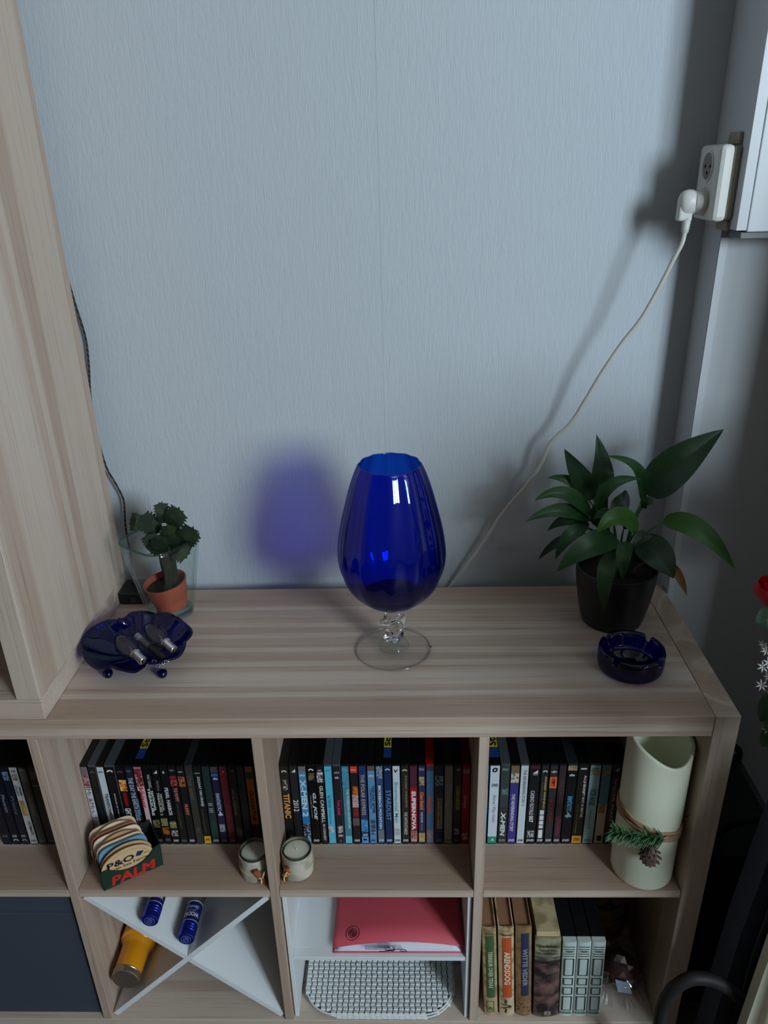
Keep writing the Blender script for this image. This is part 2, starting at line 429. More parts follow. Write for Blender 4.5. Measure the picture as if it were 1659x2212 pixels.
# ---- potted cactus inside the vase
px_, py_ = -.2035, -.0890
pc = thing('potted_cactus', 'small holiday cactus in a terracotta pot inside the glass vase', 'cactus', (px_, py_, T+.0185))
tilt = Matrix.Translation((px_, py_, T+.0195)) @ Matrix.Rotation(math.radians(-7), 4, 'Y') @ Matrix.Rotation(math.radians(4), 4, 'X')
TERRA = mat('terracotta_plastic', c(168, 82, 60), .4)
MB().lathe([(.0280, 0), (.0288, .002), (.0325, .020), (.0327, .0205), (.0338, .022), (.0385, .050), (.0397, .051), (.0397, .0545), (.0378, .0545), (.0370, .050), (.030, .006), (.02, .004)], 48, xf=tilt).build('pot', TERRA, pc, autosmooth=40)
MB().lathe([(.0330, .036), (.0366, .0430), (.02, .0440), (.001, .0450)], 40, xf=tilt).build('soil', mat('dark_soil', c(38, 30, 26), .95, bump=(420, 1, .004)), pc)
CACT = mat('cactus_green', c(22, 36, 20), .6, spec=.3, var=(55, c(32, 50, 24), .45, .62), bump=(240, .2, .001))
PADS = [
    ((-0.2064, -0.085, 0.9336), (-0.2339, -0.09, 0.9623), 0.0264),
    ((-0.2325, -0.09, 0.9526), (-0.2541, -0.09, 0.9551), 0.0223),
    ((-0.1982, -0.085, 0.9497), (-0.1989, -0.08, 0.9848), 0.0160),
    ((-0.1874, -0.09, 0.9466), (-0.1646, -0.085, 0.9728), 0.0291),
    ((-0.1735, -0.095, 0.9098), (-0.1407, -0.1, 0.9411), 0.0283),
    ((-0.18, -0.1, 0.9102), (-0.1555, -0.11, 0.8976), 0.0292),
    ((-0.1946, -0.1, 0.9311), (-0.2119, -0.12, 0.9069), 0.0223),
    ((-0.1896, -0.09, 0.9173), (-0.1812, -0.1, 0.9502), 0.0235),
    ((-0.1923, -0.095, 0.9023), (-0.1788, -0.1, 0.933), 0.0274),
    ((-0.2142, -0.1, 0.9052), (-0.2199, -0.11, 0.9375), 0.0166),
    ((-0.2043, -0.11, 0.8993), (-0.1968, -0.12, 0.9304), 0.0214),
]
MB().tube([(-.1985, -.0895, .818), (-.1974, -.09, .8412), (-.1989, -.09, .8662), (-.1979, -.092, .8897), (-.1962, -.093, .912)], [.012, .0150, .0165, .0175, .0140], 14, flat=.85).build('stem', CACT, pc, smooth=True)
for b, tp, wd in PADS:
    wd *= 1.18
    b = Vector(b); tp = Vector(tp); ax = tp-b; ln = ax.length; ax.normalize()
    view = Vector((.35+random.uniform(-.3, .3), -.85, .45)); side = ax.cross(view).normalized(); nrm = side.cross(ax).normalized()
    # outline with hooked teeth
    half = []; n = 7
    for i in range(n+1):
        s_ = i/n; w_ = wd/2*math.sin(PI*min(.97, .10+.80*s_))**.55
        half.append((s_, w_))
        if i < n: half.append((s_+.10, w_*1.05+.0042*(.5+s_)))
    pts = [(0.0, wd*.16)]+[(a, w_) for a, w_ in half[1:]]
    poly = [(a, w_) for a, w_ in pts]+[(1.05, wd*.12), (1.12, wd*.18), (1.02, 0), (1.12, -wd*.18), (1.05, -wd*.12)]+[(a, -w_) for a, w_ in reversed(pts)]
    mid = b+ax*ln*.5
    def P(a, w_, h): return b+ax*a*ln+side*w_+nrm*(h+.004*math.sin(PI*a)*1)
    vs = [P(a, w_, .0013) for a, w_ in poly]+[P(a, w_, -.0013) for a, w_ in poly]+[P(.5, 0, .0032), P(.5, 0, -.0032)]
    k = len(poly); fs = []
    for i in range(k):
        j = (i+1) % k
        fs += [(i, j, 2*k), (j+k, i+k, 2*k+1), (i, i+k, j+k, j)]
    MB().add(vs, fs).build('leaf_segment', CACT, pc)
# ---- black adapter and the braided cable
ad = thing('power_adapter', 'black plastic adapter box lying behind the glass vase against the tall unit', 'adapter', (-.285, -.03, T))
MB().box(-.3175, -.262, -.056, .0, T+.0005, T+.026, bev=.003).build('housing', BLACK, ad)
MB().box(-.295, -.285, -.0575, -.056, T+.006, T+.016, bev=.0004).build('cable_inlet', mat('dark_grey_rubber', c(40, 40, 42), .6), ad)
bc = spline([(-.345, .030, 1.40), (-.3384, .035, 1.359), (-.3322, .035, 1.3084), (-.3258, .035, 1.2562), (-.3292, .035, 1.2066), (-.3362, .035, 1.1555), (-.337, .03, 1.0896), (-.3308, .03, 1.0174), (-.3179, .03, .9793), (-.3084, .03, .9453), (-.3103, .025, .9082), (-.3105, .02, .8806), (-.3042, .006, .8401), (-.300, -.012, .8100), (-.300, -.020, .787)], 6)
BRAID = bpy.data.materials.new('braided_textile'); BRAID.use_nodes = True
_n = BRAID.node_tree; _w = _n.nodes.new('ShaderNodeTexWave'); _w.inputs['Scale'].default_value = 60; _w.bands_direction = 'DIAGONAL'
_g = _n.nodes.new('ShaderNodeNewGeometry'); _n.links.new(_g.outputs['Position'], _w.inputs['Vector'])
_r = _n.nodes.new('ShaderNodeValToRGB'); _n.links.new(_w.outputs['Fac'], _r.inputs[0]); _r.color_ramp.elements[0].color = (.012, .012, .013, 1); _r.color_ramp.elements[1].color = (.10, .10, .10, 1)
_r.color_ramp.elements[0].position = .6
_n.links.new(_r.outputs[0], _n.nodes['Principled BSDF'].inputs['Base Color']); _n.nodes['Principled BSDF'].inputs['Roughness'].default_value = .8
tag(MB().tube(bc, .0020, 8).build('braided_cable', BRAID, smooth=True), 'thin black braided cable hanging along the wall behind the tall unit', 'cable')
# ---- leaf-shaped blue dish
dx, dy = -.2215, -.2385
ld = thing('leaf_dish', 'dark blue glass leaf-shaped dish on small feet holding light bulbs', 'dish', (dx, dy, T))
def Rr(a):
    lobes = .085*abs(math.cos(3.5*(a-.35)))**.7-.055
    r = 1/math.sqrt((math.cos(a)/.0935)**2+(math.sin(a)/.072)**2)
    notch = -.12*math.exp(-((((a-2.15+PI) % (2*PI))-PI)/.12)**2)
    return r*(1+lobes+notch)
def Hh(a): return .031+.010*math.sin(a)+.0035*math.cos(7*a)
nA, nS = 120, 14
def dish(off):
    out = []
    for j in range(nS+1):
        s_ = j/nS
        for i in range(nA):
            a = 2*PI*i/nA; r = Rr(a)*s_*(1-.015*off)
            z = T+.011+Hh(a)*s_**2.3+off*.0032+.0026*(abs(math.cos(7*a+1.2*s_))-.6)*s_*(1-s_*.25)
            out.append((dx+r*math.cos(a), dy+r*math.sin(a), z))
    return out
vs = dish(0)+dish(1); K = (nS+1)*nA; fs = []
for o_ in (0, K):
    for j in range(nS):
        for i in range(nA): fs.append((o_+j*nA+i, o_+j*nA+(i+1) % nA, o_+(j+1)*nA+(i+1) % nA, o_+(j+1)*nA+i))
for i in range(nA): fs.append((nS*nA+i, nS*nA+(i+1) % nA, K+nS*nA+(i+1) % nA, K+nS*nA+i))
MB().add(vs, fs).build('bowl', BLUE_D, ld, smooth=True)
MB().tube(spline([(-.2480, -.180, .788), (-.2560, -.183, .797), (-.2630, -.187, .808), (-.2660, -.189, .817)], 5), [.009, .0098, .0102, .0104, .0104, .0102, .0100, .0096, .0090, .0084, .0076, .0066, .0056, .0042, .0028, .0010], 12).build('stalk_tip', BLUE, ld, smooth=True)
for fx, fy in ((-.2600, -.2830), (-.1690, -.2840), (-.2150, -.190)):
    MB().lathe([(.003, T+.0005), (.0062, T+.002), (.0078, T+.006), (.0080, T+.0115), (.004, T+.0125)], 20, (fx, fy, 0)).build('foot', BLUE_D, ld, smooth=True)
# ---- candle bulbs in the dish
METAL = mat('nickel_plating', (.62, .62, .62), .22, metal=1)
BULBG = thin_glass('bulb_glass', (.86, .87, .88), (.30, .31, .33), ior=1.5, blend=.3)
def bulb(tip, end, label):
    tip = Vector(tip); end = Vector(end); ax = (tip-end); Ln = ax.length; F = frame(ax, end)
    b = thing('candle_bulb', label, 'light bulb', tuple(end), group='candle bulbs in the blue dish')
    k = Ln/.098
    MB().lathe([(r*k, z*k) for r, z in interp([(.0095, .027), (.0105, .032), (.0150, .045), (.0172, .055), (.0165, .066), (.0125, .079), (.0075, .090), (.0032, .0965), (.0005, .098)], 3)], 28, xf=F).build('bulb_glass', BULBG, b, smooth=True)
    th = []
    for i in range(36):
        z = .004+.0215*i/35; th.append(((.0066+.0010*math.cos(2*PI*i/7.0))*k, z*k))
    MB().lathe([(.0035*k, .0035*k)]+th+[(.0082*k, .0262*k), (.0098*k, .0275*k), (.0098*k, .0300*k)], 24, xf=F).build('screw_cap', METAL, b, smooth=True)
    MB().lathe([(.0005, 0), (.0030*k, .0006), (.0036*k, .0036*k)], 14, xf=F).build('contact', mat('dark_solder', c(70, 66, 62), .4, metal=1), b, smooth=True)
    MB().tube([F @ Vector((0, 0, .030*k)), F @ Vector((0, 0, .044*k))], .0022*k, 8).tube([F @ Vector(q) for q in ((0, -.005*k, .050*k), (0, -.004*k, .043*k), (0, .004*k, .043*k), (0, .005*k, .050*k))], .0004, 5).build('filament_mount', mat('filament_glass', (.5, .5, .5), .2), b, smooth=True)
bulb((-.2560, -.2345, .8085), (-.1865, -.3050, .8065), 'clear candle bulb in the blue dish lying nearer the tall unit')
bulb((-.2145, -.2060, .8125), (-.1445, -.2760, .8070), 'clear candle bulb in the blue dish lying against its rim beside the vase')
# ---- small pen-like torch and a chain
a_, b_ = Vector((-.2265, -.2200, .8010)), Vector((-.1610, -.2820, .7955))
pn = thing('pen_torch', 'small black and grey pen torch lying between the two bulbs', 'torch', tuple(b_))
F = frame(a_-b_, b_); Ln = (a_-b_).length
GUN = mat('gunmetal', c(96, 98, 100), .35, metal=.7)
MB().lathe([(.0058, 0), (.0066, .001), (.0066, .045), (.0060, .0455)], 22, xf=F).build('barrel', BLACK, pn, autosmooth=40)
MB().lathe([(.0066, .0458), (.0068, .046), (.0068, Ln-.020), (.0058, Ln-.0195)], 22, xf=F).build('sleeve', GUN, pn, autosmooth=40)
MB().lathe([(.0055, Ln-.019), (.0055, Ln-.012), (.0060, Ln-.0115), (.0060, Ln-.001), (.0050, Ln)], 22, xf=F).build('head', mat('grey_cap', c(120, 122, 124), .35), pn, autosmooth=40)
ch = thing('key_chain', 'short silver chain lying in the front of the blue dish', 'chain', (-.172, -.288, T+.02))
for i, (ox, oy, oz, rz) in enumerate(((-.181, -.278, .7895, .2), (-.1775, -.2825, .7890, 1.2), (-.173, -.284, .7890, .4), (-.1695, -.2872, .7895, 1.5), (-.165, -.2865, .7900, .1), (-.1615, -.2835, .7905, .9), (-.1585, -.280, .7920, .3), (-.1760, -.2880, .7885, 2.2), (-.171, -.2905, .7890, 2.8))):
    pts = [(ox+.0034*math.cos(q)*math.cos(rz)-.0020*math.sin(q)*math.sin(rz), oy+.0034*math.cos(q)*math.sin(rz)+.0020*math.sin(q)*math.cos(rz), oz+.0012*math.sin(q+i)) for q in [2*PI*k/12 for k in range(13)]]
    MB().tube(pts, .00065, 6).build('chain_link', METAL, ch, smooth=True)
# ---- peace lily
lx, ly = .6055, -.1180
pl = thing('potted_peace_lily', 'peace lily with glossy green leaves in a black pot beside the ashtray', 'plant', (lx, ly, T))
MB().lathe(interp([(.0505, T+.0005), (.0535, T+.003), (.0600, T+.030), (.0660, T+.065), (.0690, T+.090), (.0700, T+.108)], 4)+[(.0700, T+.1095), (.0665, T+.1095), (.0655, T+.098), (.05, T+.03)], 56, (lx, ly, 0)).build('pot', mat('black_glazed_pot', c(22, 21, 22), .38), pl, autosmooth=50)
MB().lathe([(.05, T+.088), (.0652, T+.092), (.03, T+.095), (.001, T+.096)], 40, (lx, ly, 0)).build('soil', MATS['dark_soil'], pl)
def leafmat(name, a, b, rough=.32):
    m = bpy.data.materials.new(name); m.use_nodes = True; nt = m.node_tree; N = nt.nodes.new; Lk = nt.links.new; p = nt.nodes['Principled BSDF']
    uv = N('ShaderNodeAttribute'); uv.attribute_name = 'across'
    w = N('ShaderNodeTexWave'); w.bands_direction = 'X'; w.inputs['Scale'].default_value = 3.2; w.inputs['Distortion'].default_value = .6
    Lk(uv.outputs['Vector'], w.inputs['Vector'])
    mx = N('ShaderNodeMix'); mx.data_type = 'RGBA'; Lk(w.outputs['Fac'], mx.inputs[0]); mx.inputs[6].default_value = (*a, 1); mx.inputs[7].default_value = (*b, 1)
    Lk(mx.outputs[2], p.inputs['Base Color']); p.inputs['Roughness'].default_value = rough; p.inputs['Specular IOR Level'].default_value = .45
    bp = N('ShaderNodeBump'); bp.inputs['Strength'].default_value = .35; bp.inputs['Distance'].default_value = .0012; Lk(w.outputs['Fac'], bp.inputs['Height']); Lk(bp.outputs[0], p.inputs['Normal'])
    return m
LM = {'d': leafmat('leaf_dark_green', c(24, 50, 26), c(30, 62, 30)), 'm': leafmat('leaf_green', c(32, 68, 32), c(40, 80, 38)),
      'b': leafmat('leaf_fresh_green', c(52, 94, 34), c(64, 108, 42)), 'br': leafmat('leaf_dry_brown', c(124, 84, 46), c(150, 104, 60), .7)}
STALK = mat('leaf_stalk_green', c(52, 92, 44), .4)
LEAVES = [
    ((0.649, -0.105, 0.998), (0.689, -0.11, 1.054), (0.76, -0.1, 1.114), 0.0621, 'd'),
    ((0.673, -0.12, 0.954), (0.729, -0.14, 0.948), (0.797, -0.15, 0.878), 0.0360, 'b'),
    ((0.568, -0.09, 0.992), (0.572, -0.08, 1.035), (0.56, -0.07, 1.098), 0.0366, 'd'),
    ((0.558, -0.1, 0.991), (0.532, -0.1, 1.031), (0.501, -0.1, 1.084), 0.0350, 'd'),
    ((0.638, -0.11, 0.989), (0.62, -0.12, 1.053), (0.562, -0.13, 1.081), 0.0177, 'm'),
    ((0.556, -0.13, 0.986), (0.575, -0.14, 1.034), (0.625, -0.13, 1.04), 0.0199, 'm'),
    ((0.595, -0.09, 0.956), (0.612, -0.08, 0.976), (0.62, -0.07, 0.995), 0.0274, 'd'),
    ((0.551, -0.12, 0.968), (0.502, -0.13, 1.014), (0.45, -0.14, 1.008), 0.0250, 'm'),
    ((0.551, -0.12, 0.96), (0.492, -0.14, 0.988), (0.435, -0.15, 0.973), 0.0238, 'm'),
    ((0.55, -0.12, 0.944), (0.515, -0.12, 0.962), (0.481, -0.11, 0.937), 0.0219, 'd'),
    ((0.544, -0.13, 0.953), (0.509, -0.15, 0.943), (0.49, -0.15, 0.901), 0.0228, 'm'),
    ((0.546, -0.11, 0.931), (0.501, -0.1, 0.907), (0.473, -0.09, 0.869), 0.0151, 'd'),
    ((0.596, -0.14, 0.931), (0.539, -0.175, 0.938), (0.485, -0.19, 0.9), 0.0401, 'm'),
    ((0.63, -0.13, 0.944), (0.583, -0.165, 0.985), (0.547, -0.18, 0.965), 0.0351, 'b'),
    ((0.608, -0.15, 0.934), (0.596, -0.18, 0.921), (0.596, -0.19, 0.882), 0.0236, 'm'),
    ((0.582, -0.16, 0.918), (0.564, -0.197, 0.892), (0.569, -0.197, 0.827), 0.0264, 'm'),
    ((0.628, -0.13, 0.918), (0.662, -0.15, 0.907), (0.692, -0.16, 0.867), 0.0544, 'd'),
    ((0.696, -0.13, 0.878), (0.709, -0.14, 0.858), (0.727, -0.14, 0.821), 0.0136, 'br'),
    ((0.551, -0.1, 0.988), (0.517, -0.1, 1.023), (0.476, -0.1, 1.032), 0.0194, 'm'),
    ((0.564, -0.12, 0.949), (0.565, -0.12, 0.981), (0.577, -0.12, 1.011), 0.0254, 'd'),
    ((0.591, -0.12, 0.951), (0.569, -0.14, 0.98), (0.548, -0.15, 0.977), 0.0215, 'm'),
    ((0.64, -0.11, 0.978), (0.645, -0.12, 0.993), (0.654, -0.125, 0.988), 0.0168, 'm'),
    ((0.612, -0.11, 0.938), (0.622, -0.12, 0.958), (0.63, -0.12, 0.948), 0.0146, 'd'),
    ((0.647, -0.14, 0.942), (0.628, -0.16, 0.946), (0.609, -0.17, 0.928), 0.0190, 'd'),
]
def bez(p, q, r, n):
    p, q, r = Vector(p), Vector(q), Vector(r); k = q*2-(p+r)*.5
    return [p*(1-t)**2+k*2*t*(1-t)+r*t*t for t in [i/n for i in range(n+1)]]
def leaf(p, q, r, wd, kind, parent, fold=.30, name='leaf', view=None, mats=LM):
    n, K = 16, 6
    mid = bez(p, q, r, n); vs = []; uvs = []; fs = []
    vw = view or Vector((random.uniform(-.35, .15), -.62, .62))
    for i, m_ in enumerate(mid):
        t = i/n; tg = (mid[min(i+1, n)]-mid[max(i-1, 0)]).normalized()
        side = tg.cross(vw).normalized(); nr = side.cross(tg).normalized()
        w_ = wd*.5*(math.sin(PI*min(1, t**.72))**.85)*1.08+.0006*(1-t)
        for k in range(-K, K+1):
            s_ = k/K
            vs.append(m_+side*w_*s_+nr*(abs(s_)**1.3*w_*fold-.06*w_*math.sin(9*t+s_*2)))
            uvs.append((abs(s_)-t*1.2, 0, 0))
    W = 2*K+1
    for i in range(n):
        for k in range(W-1): fs.append((i*W+k, i*W+k+1, (i+1)*W+k+1, (i+1)*W+k))
    o = MB().add(vs, fs).build(name, mats[kind], parent, smooth=True)
    at_ = o.data.attributes.new('across', 'FLOAT_VECTOR', 'POINT'); at_.data.foreach_set('vector', [x for u_ in uvs for x in u_])
    return o
for p, q, r, wd, kind in LEAVES:
    leaf(p, q, r, wd, kind, pl)
    p = Vector(p); d = Vector((lx+(p.x-lx)*.30, ly+(p.y-ly)*.35-.005, T+.094))
    mid = (p+d)*.5+Vector(((p.x-lx)*-.18, (p.y-ly)*-.1, .012))
    MB().tube(bez(d, mid, p, 8), [.0024, .0023, .0022, .0021, .002, .0019, .0018, .0016, .0012], 7).build('stalk', STALK if kind != 'br' else LM['br'], pl, smooth=True)
# ---- ashtray
ax_, ay_ = .6000, -.2655
at = thing('ashtray', 'round dark blue glass ashtray with notched rim in front of the black pot', 'ashtray', (ax_, ay_, T))
nA = 144; prof = [(.012, .0), (.044, .0), (.0500, .002), (.0525, .008), (.0530, .020), (.0528, .034), (.0515, .0375), (.0490, .0385), (.0455, .0375), (.0430, .033), (.0405, .016), (.036, .0095), (.012, .009)]
vs = []; fs = []
for r, z in prof:
    for i in range(nA):
        a = 2*PI*i/nA; d = 9
        for n0 in (.75, 2.30, -.85, -2.35):
            d = min(d, abs(((a-n0+PI) % (2*PI))-PI))
        cut = .0135*max(0, 1-(d/.135)**2) if z > .02 else 0
        vs.append((ax_+r*math.cos(a), ay_+r*math.sin(a), T+.0005+max(z-cut, .018) if z > .02 else T+.0005+z))
for j in range(len(prof)):
    k = (j+1) % len(prof)
    for i in range(nA): fs.append((j*nA+i, j*nA+(i+1) % nA, k*nA+(i+1) % nA, k*nA+i))
m_ = MB().add(vs, fs)
m_.add([vs[i] for i in range(nA)], [tuple(range(nA))]); m_.add([vs[12*nA+i] for i in range(nA)], [tuple(range(nA))])
o = m_.build('glass_body', BLUE_D, at, smooth=True)
MB().lathe([(.0345, T+.0105), (.0365, T+.0120), (.0345, T+.0122)], 60, (ax_, ay_, 0), closed=True).build('inner_ring', BLUE_D, at, smooth=True)
# ---- wall socket, plug and white cord
so = thing('wall_socket', 'white double surface-mounted power socket on the corner pier', 'socket', (XP, -.03, 1.485))
SW = mat('socket_white', c(214, 214, 208), .35); SB = mat('socket_beige', c(150, 142, 126), .5)
ZA, ZB = 1.432, 1.538
MB().box(XP-.0130, XP-.0004, -.0660, .018, ZA+.001, ZB-.002, bev=.004).build('back_box', SB, so)
MB().box(XP-.0345, XP-.0130, -.0740, .014, ZA, ZB, bev=.007).build('cover', SW, so)
for zc, has in ((1.5085, True), (1.4590, False)):
    F = frame((-1, 0, 0), (XP-.0346, -.030, zc))
    MB().lathe([(.0215, .0), (.0215, .0016), (.0195, .0016), (.0190, .0002), (.0188, .0001)], 40, xf=F).build('socket_ring', SW, so, smooth=False)
    _well = MB().lathe([(.0186, .0001), (.0186, .0005), (.001, .0005)], 40, xf=F).build('socket_well', mat('socket_shadow_grey', c(128, 124, 116), .6), so)
    for yy, zz in ((-.0095, 0), (.0095, 0), (0, -.009)):
        MB().lathe([(.0006, .0012), (.0024, .0012), (.0024, .0002)], 12, xf=frame((-1, 0, 0), (XP-.0346, -.030+yy, zc+zz))).build('socket_hole', mat('hole_black', (.006, .006, .006), .9), _well)
for z0, z1 in ((ZB, ZB+.016), (ZA-.014, ZA)):
    MB().box(XP-.006, XP-.0004, -.0600, -.018, z0, z1, bev=.0012).build('cable_entry', SB, so)
pw = thing('plug_in_cable', 'white power cable with plug running from the wall socket down behind the shelf', 'cable', (.68, -.045, 1.46))
PLUG = mat('plug_white', c(206, 206, 200), .4)
zc = 1.4590; y0 = -.0300
# angled plug body: round flange at the socket and a flattened grip
F = frame((-1, 0, 0), (XP-.0365, y0-.004, zc))
MB().lathe([(.0186, .0), (.0190, .001), (.0186, .007), (.0165, .011), (.0150, .014)], 36, xf=F).build('plug_flange', PLUG, pw, autosmooth=40)
GF = Matrix.Translation((XP-.0500, y0-.004, zc-.001)) @ Matrix.Diagonal((1, .80, 1.06, 1)) @ Matrix.Rotation(-PI/2, 4, 'Y')
MB().lathe(interp([(.0150, -.003), (.0172, .002), (.0180, .008), (.0172, .015), (.0140, .0205), (.0075, .0235), (.001, .0240)], 2), 32, xf=GF).build('plug_grip', PLUG, pw, smooth=True)
MB().box(XP-.0735, XP-.0520, y0-.013, y0+.005, zc-.027, zc-.004, bev=.003).build('plug_neck', PLUG, pw)
st = [(.6765, -.036, 1.4370), (.6740, -.042, 1.4270), (.6715, -.048, 1.4150)]
MB().tube(st, [.0066, .0058, .0046], 12).build('strain_relief', PLUG, pw, smooth=True)
for i in range(5):
    t_ = .15+i*.17; p_ = Vector(st[0]).lerp(Vector(st[2]), t_); MB().lathe([(.0066-.0016*t_, 0), (.0073-.0016*t_, .0006), (.0066-.0016*t_, .0012)], 14, xf=frame(Vector(st[2])-Vector(st[0]), p_)).build('relief_ring', PLUG, pw, smooth=True)
cord = [(.6715, -.048, 1.4150), (.668, -.052, 1.400), (.659, -.05, 1.377), (.644, -.045, 1.335), (.623, -.038, 1.284), (.599, -.03, 1.244), (.572, -.022, 1.192), (.549, -.012, 1.138), (.529, -.005, 1.096), (.498, 0, 1.06), (.484, .006, 1.015), (.463, .01, .976), (.435, .014, .936), (.411, .018, .899), (.389, .022, .855), (.363, .026, .809), (.339, .03, .769), (.322, .033, .742), (.30, .03, .70), (.28, .028, .60), (.27, .028, .40), (.27, .028, .02)]
MB().tube(spline(cord, 5), .0035, 10).build('cord', mat('cord_white', c(196, 196, 188), .45), pw, smooth=True)
# ================================================================== DVD cases in the upper compartments
W_, K_, G_ = (226, 228, 230), (20, 20, 22), (120, 120, 122)
CASEM = {'k': mat('case_black', c(13, 13, 15), .32), 'g': mat('case_translucent_grey', c(70, 78, 82), .3), 'd': mat('case_dark_grey', c(42, 45, 50), .35),
         'r': mat('case_red', c(196, 34, 20), .3), 'm': mat('case_maroon', c(110, 20, 22), .35)}
FRONT = -.29; DZ = .389; DH = .190; DD = .135
def dvd(x0, x1, case, spine, decos, label, zt=DH, group=None, top=None, front=FRONT):
    x0 += .0004; x1 -= .0004; y = front
    d = thing('dvd_case', label, 'DVD case', ((x0+x1)/2, y+DD/2, DZ), group=group)
    r = .0024; poly = [(x0, y+DD), (x0, y+r), (x0+r*.3, y+r*.3), (x0+r, y), (x1-r, y), (x1-r*.3, y+r*.3), (x1, y+r), (x1, y+DD)]
    MB().prism(poly, DZ+.0004, DZ+zt, 'z').build('case', CASEM[case], d)
    a, b = x0+.0011, x1-.0011; z0, z1 = DZ+.003, DZ+zt-.004
    sl = MB().box(a, b, y-.0003, y+.0004, z0, z1).build('spine_sleeve', plain(*spine, .3), d)
    X = lambda v: a+(b-a)*v
    Z = lambda u: z1-(z1-z0)*u
    for q in decos:
        pm = MB(); tm = MB()
        if q[0] == 'R':
            _, u0, u1, v0, v1, cc = q; yy = y-.0005
            pm.quad((X(v0), yy, Z(u1)), (X(v1), yy, Z(u1)), (X(v1), yy, Z(u0)), (X(v0), yy, Z(u0)), plain(*cc, .3))
        elif q[0] == 'N':
            _, u0, u1, v0, v1, ca, cb_, cd = q; yy = y-.0006
            pm.quad((X(v0), yy, Z(u1)), (X(v1), yy, Z(u1)), (X(v1), yy, Z(u0)), (X(v0), yy, Z(u0)), picture(ca, cb_, cd, 260))
        elif q[0] == 'T':       # reads downwards
            _, s, u0, u1, v0, v1, cc = q[:7]; bd = q[7] if len(q) > 7 else .01; sh = q[8] if len(q) > 8 else 0
            put_text(tm, s, (X(v0), y-.0008, Z(u0)), (0, 0, -(Z(u0)-Z(u1))), (X(v1)-X(v0), 0, 0), plain(*cc, .3), bd, sh)
        elif q[0] == 'H':       # small mark reading across
            _, s, u0, u1, v0, v1, cc = q[:7]
            put_text(tm, s, (X(v0), y-.0008, Z(u1)), (X(v1)-X(v0), 0, 0), (0, 0, Z(u0)-Z(u1)), plain(*cc, .3), .03, .2)
        elif q[0] == 'A':       # arched mark
            _, u, cc = q; xm = X(.5); rr_ = (b-a)*.36; zc_ = Z(u)-.002; vs = []; n_ = 10
            for i in range(n_+1):
                t_ = PI*i/n_
                vs += [(xm+rr_*math.cos(t_), y-.0006, zc_+rr_*math.sin(t_)), (xm+rr_*.45*math.cos(t_), y-.0006, zc_+rr_*.45*math.sin(t_))]
            pm.add(vs, [(2*i, 2*i+2, 2*i+3, 2*i+1) for i in range(n_)], plain(*cc, .3))
        elif q[0] == 'V':       # slanting sail mark
            _, u, cc = q
            pm.add([(X(.25), y-.0006, Z(u)-.004), (X(.8), y-.0006, Z(u)-.004), (X(.8), y-.0006, Z(u)+.004)], [(0, 1, 2)], plain(*cc, .3))
        if pm.v: pm.build('spine_picture', None, sl)
        if tm.v: tm.build('lettering', None, sl)
    if top:
        pm = MB(); pn_ = MB(); tm = MB()                     # seal over the top of the case
        zz = DZ+zt+.0002; ya, yb, yc = y+.016, y+.042, y+.10
        pm.quad((x0+.0005, ya, zz), (x1-.0005, ya, zz), (x1-.0005, yb, zz), (x0+.0005, yb, zz), plain(28, 62, 120, .4))
        pn_.quad((x0+.0005, yb, zz), (x1-.0005, yb, zz), (x1-.0005, yc, zz), (x0+.0005, yc, zz), plain(206, 190, 48, .4))
        put_text(tm, 'Stars', (x1-.002, yb+.003, zz+.0003), (0, .05, 0), (-(x1-x0-.004), 0, 0), plain(16, 18, 24, .4), .03)
        pm.build('seal_band', None, d); sb_ = pn_.build('seal_band', None, d); tm.build('lettering', None, sb_)
    return d
DV = ('H', 'DVD', .945, .975, .12, .9, W_)
def DVc(cc): return ('H', 'DVD', .945, .975, .12, .9, cc)
def row(xs, items, group):
    for i, it in enumerate(items):
        kw = it[4] if len(it) > 4 else {}
        dvd(xs[i], xs[i+1], it[0], it[1], it[2], it[3], group=group, **kw)
g1 = 'DVD cases in the compartment with the coaster box'
XS1 = [-.3425, -.329, -.314, -.2995, -.281, -.264, -.249, -.233, -.218, -.203, -.188, -.173, -.1585, -.144, -.129, -.1135, -.0985, -.083, -.068, -.053, -.037, -.0245]
